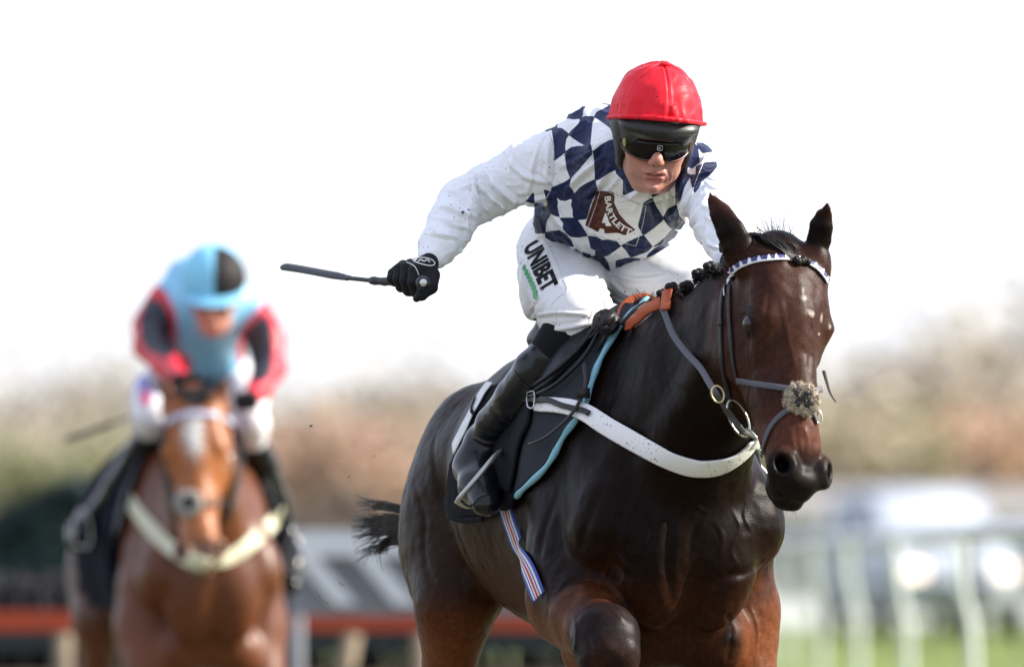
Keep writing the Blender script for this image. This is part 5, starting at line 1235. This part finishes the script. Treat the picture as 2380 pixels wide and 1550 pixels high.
# ------------------------------------------------------------------ lettering and small print, laid on the cloth
def text_tris(s, extra=.0, shear=0.):
    cu = bpy.data.curves.new('t', 'FONT'); cu.body = s; cu.size = 1; cu.offset = extra; cu.shear = shear; cu.resolution_u = 3; cu.space_character = 1.02
    ob = bpy.data.objects.new('t', cu); COL.objects.link(ob); dg = bpy.context.evaluated_depsgraph_get(); me = bpy.data.meshes.new_from_object(ob.evaluated_get(dg))
    bm = bmesh.new(); bm.from_mesh(me); bmesh.ops.triangulate(bm, faces=bm.faces[:]); bmesh.ops.subdivide_edges(bm, edges=[e for e in bm.edges if e.calc_length() > .14], cuts=2, use_grid_fill=False); bmesh.ops.triangulate(bm, faces=bm.faces[:])
    V = np.array([v.co[:] for v in bm.verts]); F = [tuple(v.index for v in f.verts) for f in bm.faces]; bm.free()
    bpy.data.objects.remove(ob); bpy.data.meshes.remove(me); bpy.data.curves.remove(cu)
    V[:, 0] -= V[:, 0].min(); return V, F
def lay_shape(name, V2, F, fn, surf, m, parent, off=.0016):
    out = []
    last = None
    for x, y in V2[:, :2]:
        px, py = fn(x, y); p, n = surf.hit(px, py)
        if p is None: p, n = last if last is not None else (W(px, py, 0), -FWD)
        if np.dot(n, ray(px, py)) > 0: n = -n
        last = (p, n); out.append(p+n*off-unit(ray(px, py))*off*.6)
    return mesh_obj(name, out, F, m, parent, smooth=False)
jk = [o for o in jockey1.children if o.name.startswith('jacket')][0]; brc = [o for o in jockey1.children if o.name.startswith('breeches')][0]
M_ink = mat('black_print', (.006, .006, .008), rough=.8, spec=.1); M_green = mat('green_print', (.02, .36, .09), rough=.6)
V, F = text_tris('UNIBET', .045, .22); wd = V[:, 0].max(); ht = .70
lay_shape('lettering', V, F, lambda x, y: (1219+45*x/wd+33*y/ht, 577+109*x/wd-26*y/ht), SB, M_ink, brc, .0012)
dots = [(35, 805), (52, 842), (68, 873), (84, 905), (99, 938), (113, 968), (125, 1003), (128, 1035)]
for i, (a, b) in enumerate(dots):
    cx, cy = (1300+a*.3097)*K, (420+b*.3097)*K; ang = np.linspace(0, 2*math.pi, 15)[:-1]
    V2 = np.array([(0, 0)]+[(math.cos(t)*4.2-math.sin(t)*1.2, math.sin(t)*7.2) for t in ang]); Fd = [(0, 1+j, 1+(j+1) % 14) for j in range(14)]
    lay_shape('green_dot', V2, Fd, lambda x, y, cx=cx, cy=cy: (cx+x, cy+y), SB, M_green, brc, .0012+.0002*i)
M_seam = mat('seam_thread', (.55, .55, .58), rough=.8)
for pts in ([(1262, 545), (1284, 590), (1306, 640), (1319, 676), (1300, 690), (1281, 708)], [(1352, 800), (1365, 760), (1380, 715), (1394, 680), (1388, 655)], [(1360, 801), (1374, 760), (1389, 715), (1402, 690)], [(1283, 798), (1288, 770), (1294, 738)], [(1404, 640), (1440, 645), (1455, 680)]):
    try: P, Nn = SB.path(pts, 30, .0004); one('seam', tube(P, .0007, 4), M_seam, brc)
    except RuntimeError: pass
V, F = text_tris('BARTLETT', .035); wd = V[:, 0].max()
cen = np.array([((1300+a*.3097)*K, (420+b*.3097)*K) for a, b in [(709, 226), (716, 290), (730, 355), (758, 412), (800, 458), (848, 492), (900, 516)]]); cs_ = spline(np.c_[cen, np.zeros(len(cen))], 60)[:, :2]
Ls = np.concatenate([[0], np.cumsum(np.linalg.norm(np.diff(cs_, axis=0), axis=1))])
def along(x, y):
    s = x/wd*Ls[-1]; px = np.interp(s, Ls, cs_[:, 0]); py = np.interp(s, Ls, cs_[:, 1]); j = min(int(np.searchsorted(Ls, s)), 58); t = unit(cs_[min(j+1, 59)]-cs_[max(j-1, 0)]); u = np.array([t[1], -t[0]])
    return px+u[0]*(y/.7-.5)*13.5, py+u[1]*(y/.7-.5)*13.5
lay_shape('lettering', V, F, along, SJ, mat('white_lettering', (.80, .80, .80), rough=.5), jk, .0014)
# sponsor patch outline, buttons and placket seams on the silks
for pts in ([(1396, 441), (1384, 480), (1362, 541)], [(1362, 541), (1400, 552), (1438, 562), (1478, 572)], [(1478, 572), (1492, 530), (1502, 480)], [(1396, 441), (1440, 455), (1478, 472), (1503, 480)],
            [(1277, 312), (1286, 340), (1288, 380), (1283, 430), (1270, 462)], [(1634, 380), (1618, 420), (1600, 470), (1590, 486)], [(1290, 262), (1275, 290)]):
    try: P, Nn = SJ.path(pts, 26, .0003); one('seam', tube(P, .0009, 4), M_seam, jk)
    except RuntimeError: pass
# maker's mark on the lens, vents and mud on the goggles
gl_ = [o for o in jockey1.children if o.name.startswith('goggles')][0]
sg_ = Surf(gg.reshape(-1, 3), Fg)
try:
    P, Nn = sg_.path([(1529, 339), (1539, 340), (1538, 350), (1528, 349), (1529, 339)], 24, .0006); one('lens_mark', tube(P, .0005, 4), M_white, gl_)
    for a in ([(1531, 342), (1531, 348)], [(1536, 342), (1532, 345)], [(1532, 345), (1536, 349)]):
        P, Nn = sg_.path([a[0], ((a[0][0]+a[1][0])/2, (a[0][1]+a[1][1])/2), a[1]], 5, .0006); one('lens_mark', tube(P, .0005, 4), M_white, gl_)
except RuntimeError: pass
# ------------------------------------------------------------------ setting
def sheet(name, x0, x1, y0, y1, z, m, kind='structure', nx=1, ny=1):
    V = [(x0+(x1-x0)*i/nx, y0+(y1-y0)*j/ny, z) for j in range(ny+1) for i in range(nx+1)]; F = [(j*(nx+1)+i, j*(nx+1)+i+1, (j+1)*(nx+1)+i+1, (j+1)*(nx+1)+i) for j in range(ny) for i in range(nx)]
    o = mesh_obj(name, V, F, m, smooth=False); o['kind'] = kind; return o
M_turf = mat('turf', (.155, .200, .055), rough=.9, spec=.1, noise=.35, nscale=.35, bump=.6, bscale=6, bdist=.03)
sheet('ground', -500, 500, -60, 1600, 0, M_turf)
sheet('gravel_track', -300, 300, 176, 262, .004, mat('gravel', (.52, .51, .50), rough=.95, noise=.2, nscale=2))
R = random.Random(11)
sheet('worn_turf_bounce', -120, 2.0, -60, 112, .004, mat('worn_turf_bounce', (.125, .115, .070), rough=.95, noise=.4, nscale=.8, bump=.6, bscale=8, bdist=.03))  # brown worn turf, added under the horses to keep green bounce light off them
# hurdle: panels of dark birch with an orange padded rail, back boards and uprights
M_birch = mat('dark_birch', (.030, .028, .030), rough=.9, noise=.5, nscale=20); M_orail = mat('orange_pad', (.40, .050, .010), rough=.6, noise=.12, nscale=5); M_board = mat('dark_green_board', (.012, .022, .024), rough=.7)
M_wood = mat('weathered_wood', (.20, .155, .105), rough=.85, noise=.2, nscale=8); M_plw = mat('white_plastic', (.62, .64, .66), rough=.45); M_grey = mat('grey_board', (.22, .23, .26), rough=.7)
def hurdle(x0, label, posts):
    t = thing('hurdle', label, 'hurdle', (x0+.9, 50, 0), 'hurdles of one flight')
    MB().box((x0+.9, 50, .715), (1.78, .10, .09)).build('padded_rail', M_orail, t, smooth=False)
    MB().box((x0+.9, 49.98, .625), (1.78, .05, .085)).build('board', M_board, t, smooth=False)
    MB().box((x0+.9, 50.0, .26), (1.78, .04, .10)).build('lower_rail', M_wood, t, smooth=False)
    MB().box((x0+.9, 50.0, .46), (1.78, .03, .07)).build('lower_rail', M_wood, t, smooth=False)
    mb = MB()
    for i in range(420):
        x = x0+1.8*R.random(); y = 50.10+.10*R.random(); z1 = .84+.10*R.random(); a = R.gauss(0, .03); mb.add(tube(np.array([(x, y, .02), (x+a, y+.03, z1*.6), (x+2*a, y+.08, z1)]), .007, 3))
    b = mb.build('birch_brush', M_birch, t); b['kind'] = 'stuff'
    for px, lean in posts: MB().add(tube(np.array([(px-lean, 49.93, 0), (px, 49.93, .66)]), .042, 6)).build('post', M_wood, t)
    return t
hurdle(-4.95, 'leftmost birch hurdle panel with orange padded rail, cut by the photo edge', [(-4.0, 0)])
hurdle(-3.15, 'birch hurdle panel with orange rail behind the chestnut horse', [(-1.97, 0)])
hurdle(-1.35, 'birch hurdle panel with orange rail and leaning post between the two horses', [(-.70, .12), (-.40, 0)])
# white wing of the hurdle
t = thing('hurdle_wing', 'white plastic wing of the hurdle with slanting boards between the two horses', 'hurdle wing', (-.4, 48.5, 0))
MB().box((-.30, 48.5, 1.055), (1.30, .06, .11)).build('top_rail', M_plw, t, smooth=False); MB().box((-.30, 48.56, .87), (1.28, .02, .25)).build('back_board', M_grey, t, smooth=False)
for i in range(5):
    x = -.89+.257*i; V = [(x-.04, 48.45, 1.0), (x+.06, 48.45, 1.0), (x+.235, 48.45, .79), (x+.135, 48.45, .79)]; V += [(a, 48.49, c) for a, b, c in V]
    mesh_obj('slat', V, [(0, 1, 2, 3), (7, 6, 5, 4), (0, 4, 5, 1), (1, 5, 6, 2), (2, 6, 7, 3), (3, 7, 4, 0)], M_plw, t, smooth=False)
for x in (-.92, .33): MB().add(tube(np.array([(x, 48.62, 0), (x, 48.62, 1.0)]), .03, 8)).build('post', M_grey, t)
# running rail on the right: goose-neck posts, white top rail
rail = thing('running_rail', 'white plastic running rail with curved posts receding on the right', 'rail', (2.3, 60, 0))
pts = [(2.3, y, 1.13) for y in np.linspace(8, 140, 60)]
one('top_rail', tube(np.array(pts), .040, 10), M_plw, rail)
M_post = mat('rail_post_plastic', (.62, .66, .60), rough=.5)
def post_vf(): return tube(spline([(.06, 0, -.02), (.06, 0, .35), (.05, 0, .60), (.0, 0, .85), (-.02, 0, 1.10)], 14), .029, 8)
pv = post_vf(); pm = None
for i in range(11):
    y = 58.2-19.2+9.6*i
    o = one('post', pv, M_post, rail) if pm is None else pm.copy()
    if pm is None: pm = o; pm.matrix_parent_inverse = Matrix()
    else: COL.objects.link(o); o.parent = rail; o.matrix_parent_inverse = Matrix()
    o.location = (0, y-60, 0)
far = thing('far_rail', 'distant pale rail with upright posts in front of the white car', 'rail', (8, 128, 0))
one('top_rail', tube(np.array([(-2, 131, 1.2), (30, 118, 1.2)]), .06, 8), M_plw, far)
M_dk = mat('dark_post', (.05, .05, .06), rough=.7); pm = None
for i, px in enumerate((1835, 1910, 1987, 2066, 2161, 2243, 2270, 2372)):
    f = (px-1190)/FP*125; y = 131-13*(f+2)/32
    if pm is None: o = pm = one('post', tube(np.array([(0, 0, 0), (0, 0, 1.16)]), .045, 8), M_dk, far)
    else: o = pm.copy(); COL.objects.link(o)
    o.matrix_parent_inverse = Matrix(); o.location = ((px-1190)/FP*y-8, y-128, 0)
# white car with lit headlamps, facing the course
def car(loc, rz, name, label, lit):
    t = thing(name, label, 'car', loc); t.rotation_euler = (0, 0, rz)
    def C(nm, VF, m, par, sm=True):
        o = mesh_obj(nm, VF[0], VF[1], m, None, sm); o.parent = par; return o
    # x forward, y left; profile stations (x, half width, z bottom, z shoulder, z top)
    st_ = [(-2.25, .80, .45, .95, 1.05), (-2.2, .88, .38, 1.08, 1.62), (-1.6, .93, .30, 1.12, 1.86), (-.4, .94, .28, 1.12, 1.92), (.35, .94, .28, 1.10, 1.88), (.95, .94, .28, 1.08, 1.35), (1.15, .94, .28, 1.06, 1.14), (1.9, .92, .30, .98, 1.06), (2.25, .86, .36, .86, .96), (2.36, .78, .42, .70, .78)]
    V = []; F = []
    for x, w, zb, zs, zt in st_:
        k = .80 if zt > 1.2 else .92
        V += [(x, -w*.9, zb), (x, -w, zb+.12), (x, -w, zs), (x, -w*k, zt-.05), (x, -w*k*.85, zt), (x, w*k*.85, zt), (x, w*k, zt-.05), (x, w, zs), (x, w, zb+.12), (x, w*.9, zb)]
    for i in range(len(st_)-1):
        for j in range(10): F.append((i*10+j, (i+1)*10+j, (i+1)*10+(j+1) % 10, i*10+(j+1) % 10))
    F.append(tuple(range(10))); F.append(tuple((len(st_)-1)*10+j for j in range(10))[::-1])
    b = C('body', (V, F), M_car, t)
    C('windscreen', ([(.42, -.72, 1.80), (.42, .72, 1.80), (1.12, .80, 1.17), (1.12, -.80, 1.17), (.38, -.70, 1.80), (.38, .70, 1.80), (1.06, .78, 1.17), (1.06, -.78, 1.17)], [(0, 1, 2, 3), (7, 6, 5, 4), (0, 4, 5, 1), (1, 5, 6, 2), (2, 6, 7, 3), (3, 7, 4, 0)]), M_glass, t)
    for s in (1, -1):
        for a, c in ((-1.5, -.6), (-.5, .5)):
            V = [(a, s*.958, 1.14), (c, s*.958, 1.14), (c-.1, s*.80, 1.76), (a+.05, s*.80, 1.76)]; V += [(x, y-s*.03, z) for x, y, z in V]; C('side_window', (V, [(0, 1, 2, 3), (7, 6, 5, 4), (0, 4, 5, 1), (1, 5, 6, 2), (2, 6, 7, 3), (3, 7, 4, 0)]), M_glass, t)
        for x in (-1.45, 1.45):
            P = np.array([(x, s*.74, .36), (x, s*.96, .36)]); w_ = C('wheel', tube(P, .36, 20), M_tyre, t); C('rim', tube(np.array([(x, s*.955, .36), (x, s*.975, .36)]), .22, 14), M_steel, w_)
        mb = MB().ball((2.34, s*.60, .84), .10, 8, (.6, 1.3, .8)); C('headlight', (np.concatenate(mb.V), mb.F), lit, t)
        mb = MB().ball((.9, s*1.04, 1.14), .10, 6, (.6, 1, .7)); C('mirror', (np.concatenate(mb.V), mb.F), M_car, t)
    mb = MB().box((2.36, 0, .60), (.05, .9, .16)); C('grille', (np.concatenate(mb.V), mb.F), M_dk, t, False)
    return t
M_car = mat('white_car_paint', (.50, .54, .60), rough=.5, spec=.3); M_glass = mat('car_glass', (.10, .13, .17), rough=.1, spec=.7); M_tyre = mat('tyre', (.02, .02, .02), rough=.8)
M_lamp = mat('lit_headlamp', (1, .85, .7), rough=.3); b = M_lamp.node_tree.nodes['Principled BSDF']; b.inputs['Emission Color'].default_value = (1, .78, .60, 1); b.inputs['Emission Strength'].default_value = 1.5
car(W(2131, 1474, 150-D1)*np.array([1, 1, 0]), math.radians(-90+12), 'parked_car', 'white car with lit headlamps standing beyond the rail on the right', M_lamp)
# pale low building behind
t = thing('pale_shed', 'long low pale building behind the rails on the right', 'building', (14, 300, 0))
MB().box((15, 303, 1.1), (19, 6, 2.2)).build('wall', mat('pale_render', (.42, .41, .40), rough=.9), t, smooth=False)
rf = mesh_obj('roof', [(5, 299.5, 2.2), (25, 299.5, 2.2), (25, 306.5, 2.2), (5, 306.5, 2.2), (5.5, 303, 2.9), (24.5, 303, 2.9)], [(0, 1, 5, 4), (1, 2, 5), (2, 3, 4, 5), (3, 0, 4), (3, 2, 1, 0)], mat('roof_sheet', (.30, .28, .26), rough=.8), t, smooth=False)
for i in range(6): MB().box((7+i*3.1, 299.97, 1.3), (1.2, .08, .8)).build('window', M_glass, t, smooth=False)
# trees: tapered trunk, limbs and loose autumn foliage
def tree_mesh(seed, h, spread, leaf, nleaf, base=.25, ls=.16):
    r = random.Random(seed); tr = MB(); ends = []
    tr.add(tube(spline([(0, 0, -.1), (r.gauss(0, .1), r.gauss(0, .1), h*.35), (r.gauss(0, .25), r.gauss(0, .25), h*.8)], 9), np.linspace(.05*h**.8, .01*h**.8, 9), 7))
    for i in range(26):
        z = h*(base+(.62-base)*r.random()**.8); a = r.random()*6.283; L = spread*(.5+.5*r.random()); up = .35+.6*r.random()
        P = spline([(0, 0, z), (math.cos(a)*L*.5, math.sin(a)*L*.5, z+L*up*.4), (math.cos(a)*L, math.sin(a)*L, min(z+L*up, h*.96))], 6); tr.add(tube(P, np.linspace(.03*h**.6, .006, 6), 5)); ends += [P[3], P[4], P[5]]
        for q in range(5):
            b = P[2+q % 4]; d = np.array([r.gauss(0, 1), r.gauss(0, 1), .4+r.random()]); e = b+d*.13*h; tr.add(tube(np.array([b, (b+e)/2+(0, 0, .05), e]), np.array([.012, .008, .004])*h**.4, 3)); ends.append(e)
    V = []; F = []
    for i in range(nleaf):
        c = np.array(r.choice(ends))+np.array([r.gauss(0, .09), r.gauss(0, .09), r.gauss(0, .07)])*h*.75
        n = unit([r.gauss(0, 1), r.gauss(0, 1), r.gauss(0, 1)]); u = unit(np.cross(n, [.3, .5, .8])); v = np.cross(n, u); s = ls*(.6+.8*r.random()); k = len(V)
        V += [c-u*s, c+v*s*.6, c+u*s, c-v*s*.6]; F.append((k, k+1, k+2, k+3))
    return (np.concatenate(tr.V), tr.F), (np.array(V), F)
M_bark = mat('bark', (.22, .19, .16), rough=.95, noise=.3, nscale=4)
kinds = {}
for nm, colr, kw in (('orange', (.50, .33, .22), dict(nleaf=3600)), ('olive', (.30, .29, .16), dict(nleaf=4200)), ('yellow', (.46, .39, .27), dict(nleaf=2600)), ('bare', (.46, .39, .32), dict(nleaf=650)), ('dark', (.035, .06, .045), dict(nleaf=6000)), ('rust', (.46, .30, .22), dict(nleaf=3000))):  # paled leaf colours and thin crowns stand in for haze over the distance
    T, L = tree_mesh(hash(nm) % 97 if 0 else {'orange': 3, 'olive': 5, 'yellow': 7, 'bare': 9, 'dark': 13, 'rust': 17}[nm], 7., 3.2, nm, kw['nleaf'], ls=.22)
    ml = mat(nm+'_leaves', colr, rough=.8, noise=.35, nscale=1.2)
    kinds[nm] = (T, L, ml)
proto = {}
words = {'orange': 'orange autumn tree', 'olive': 'olive green tree', 'yellow': 'yellowing tree', 'bare': 'nearly bare tree', 'dark': 'dark green evergreen', 'rust': 'rust brown tree'}
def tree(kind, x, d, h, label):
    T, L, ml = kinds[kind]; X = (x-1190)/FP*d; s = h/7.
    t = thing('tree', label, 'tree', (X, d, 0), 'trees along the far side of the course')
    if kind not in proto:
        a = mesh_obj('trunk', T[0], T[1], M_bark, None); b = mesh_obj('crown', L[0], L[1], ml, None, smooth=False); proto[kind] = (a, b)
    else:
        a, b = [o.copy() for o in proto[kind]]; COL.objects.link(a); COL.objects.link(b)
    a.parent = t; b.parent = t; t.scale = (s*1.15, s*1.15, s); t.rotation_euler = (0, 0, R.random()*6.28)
TR = [('bare', 40, 330, 6.6), ('olive', 130, 300, 4.4), ('bare', 250, 360, 6.0), ('olive', 330, 340, 4.6), ('bare', 600, 380, 6.4), ('rust', 690, 340, 5.4), ('rust', 770, 320, 5.0), ('yellow', 840, 350, 5.6), ('bare', 910, 340, 5.2), ('rust', 985, 360, 4.8), ('bare', 740, 420, 7.4), ('rust', 1085, 350, 4.4), ('olive', 1200, 350, 5.),
      ('bare', 1500, 400, 6.5), ('bare', 2400, 460, 11.5), ('bare', 2080, 470, 10.8), ('bare', 90, 450, 9.5), ('bare', 860, 470, 9.8), ('yellow', 1900, 340, 5.0), ('yellow', 1968, 320, 5.4), ('olive', 2040, 330, 5.4), ('bare', 2010, 420, 9.4), ('rust', 2120, 340, 5.0), ('bare', 2130, 430, 8.2), ('orange', 2300, 330, 5.2), ('rust', 2215, 350, 5.3), ('orange', 2385, 340, 5.4), ('bare', 2330, 430, 9.8), ('bare', 2240, 440, 7.6), ('rust', 2450, 350, 5.2), ('bare', 1830, 400, 6.6), ('bare', 450, 400, 6.5), ('olive', -60, 320, 4.6)]
pos = {40: 'at the left edge above the hurdle', 130: 'above the number cloth of the chestnut horse', 250: 'left of the jockey in light blue', 330: 'behind the right arm of the jockey in light blue', 600: 'just right of the jockey in light blue', 690: 'right of the jockey in light blue', 770: 'midway between the two horses', 840: 'left of the whip arm and the tail, between the horses', 910: 'just above the tail of the dark bay horse', 985: 'beside the hindquarters of the dark bay horse', 740: 'between the two horses, nearer the jockey in light blue',
       1085: 'hidden by the croup of the dark bay horse', 1200: 'behind the back of the dark bay horse', 1500: 'behind the neck of the dark bay horse', 1900: 'close beside the muzzle of the dark bay horse', 1968: 'just right of the muzzle of the dark bay horse', 2040: 'left of the roof of the white car', 2010: 'above the left end of the white car', 2120: 'above the middle of the white car', 2130: 'tall and thin above the white car', 2300: 'above the bonnet of the white car', 2215: 'above the windscreen of the white car',
       2385: 'at the right edge beyond the white car', 2330: 'second tallest near the right edge', 2240: 'standing between the tall ones right of the car roof', 2450: 'cut by the right edge', 1830: 'behind the ear of the dark bay horse', 450: 'behind the jockey in light blue', 2400: 'tallest of all at the right edge', 2080: 'tallest above the car roof', 90: 'tallest at the left edge above the dark hedge', 860: 'rising high left of the whip jockey, between the horses', -60: 'outside the left edge'}
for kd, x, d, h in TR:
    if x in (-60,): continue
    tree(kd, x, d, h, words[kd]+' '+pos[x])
# dark hedge on the left, low shrubs along the tree line
def hedge(name, label, x0, x1, d, h, colr, n, grp=None, dep_=1.2):
    X0, X1 = (x0-1190)/FP*d, (x1-1190)/FP*d; r = random.Random(int(d+x0)); V = []; F = []
    for i in range(n):
        x = X0+(X1-X0)*r.random(); top = h*(.88+.12*math.sin(x*3.1)+.06*r.random()); z = top*r.random()**.7; c = np.array([x, d+dep_*(r.random()-.5), z]); nn = unit([r.gauss(0, 1), r.gauss(0, 1), r.gauss(0, 1)]); u = unit(np.cross(nn, [.3, .5, .8])); v = np.cross(nn, u); s = .035*d/60*(.6+.8*r.random()); k = len(V)
        V += [c-u*s, c+v*s*.7, c+u*s, c-v*s*.7]; F.append((k, k+1, k+2, k+3))
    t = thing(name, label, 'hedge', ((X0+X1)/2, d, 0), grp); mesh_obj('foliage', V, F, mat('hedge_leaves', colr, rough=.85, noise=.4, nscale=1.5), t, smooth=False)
    st = MB(); k = int(abs(X1-X0)/.5)+2
    for i in range(k): x = X0+(X1-X0)*i/(k-1); st.add(tube(np.array([(x, d, 0), (x+.05, d, h*.7)]), .03, 5))
    st.build('stems', M_bark, t, kind='stuff')
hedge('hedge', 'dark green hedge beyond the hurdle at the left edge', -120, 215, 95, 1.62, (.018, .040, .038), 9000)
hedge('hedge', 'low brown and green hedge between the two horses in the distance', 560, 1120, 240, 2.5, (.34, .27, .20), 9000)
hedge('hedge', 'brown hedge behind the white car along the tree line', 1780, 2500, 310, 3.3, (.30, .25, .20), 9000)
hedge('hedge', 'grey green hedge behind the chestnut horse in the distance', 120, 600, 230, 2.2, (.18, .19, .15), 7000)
# kicked up turf and mud in the air
M_mud = mat('mud', (.03, .022, .015), rough=.9)
for (x, y, dy, r_, lb) in ((722, 990, .2, .0021, 'small dark clod flying between the whip and the tail'), (811, 1108, .5, .0012, 'tiny clod flying above the tail of the dark bay horse'), (786, 1078, .9, .0011, 'tiny clod flying left of the tail'), (870, 1060, .6, .001, 'tiniest clod flying between the tail and the hindquarters')):
    B = Field(); c = W(x, y, dy); B.add(c, c+np.array([r_*2, 0, r_]), (r_*1.3, r_), (r_*.5, r_*.6), k=.001); B.add(c, c+np.array([-r_*1.4, 0, r_*.7]), r_*.8, r_*.4, k=.001); V, Q = B.mesh(r_*.6, sub=0, iters=1); tag(mesh_obj('turf_clod', V, Q, M_mud), lb, 'clod', 'bits of turf in the air')
for (pts, lb) in (([(735, 1372, .8), (747, 1392, .82), (758, 1398, .8), (764, 1406, .8)], 'long dead grass stem flying left of the hindquarters'), ([(786, 1350, .9), (792, 1358, .9), (800, 1360, .9)], 'short curled grass stem flying above the longer one')):
    tag(one('grass_stem', tube(spline([W(*p) for p in pts], 8), .0008, 4), mat('dead_grass', (.16, .13, .07), rough=.9)), lb, 'grass stem', 'bits of turf in the air')
print('background', time.time()-T0)
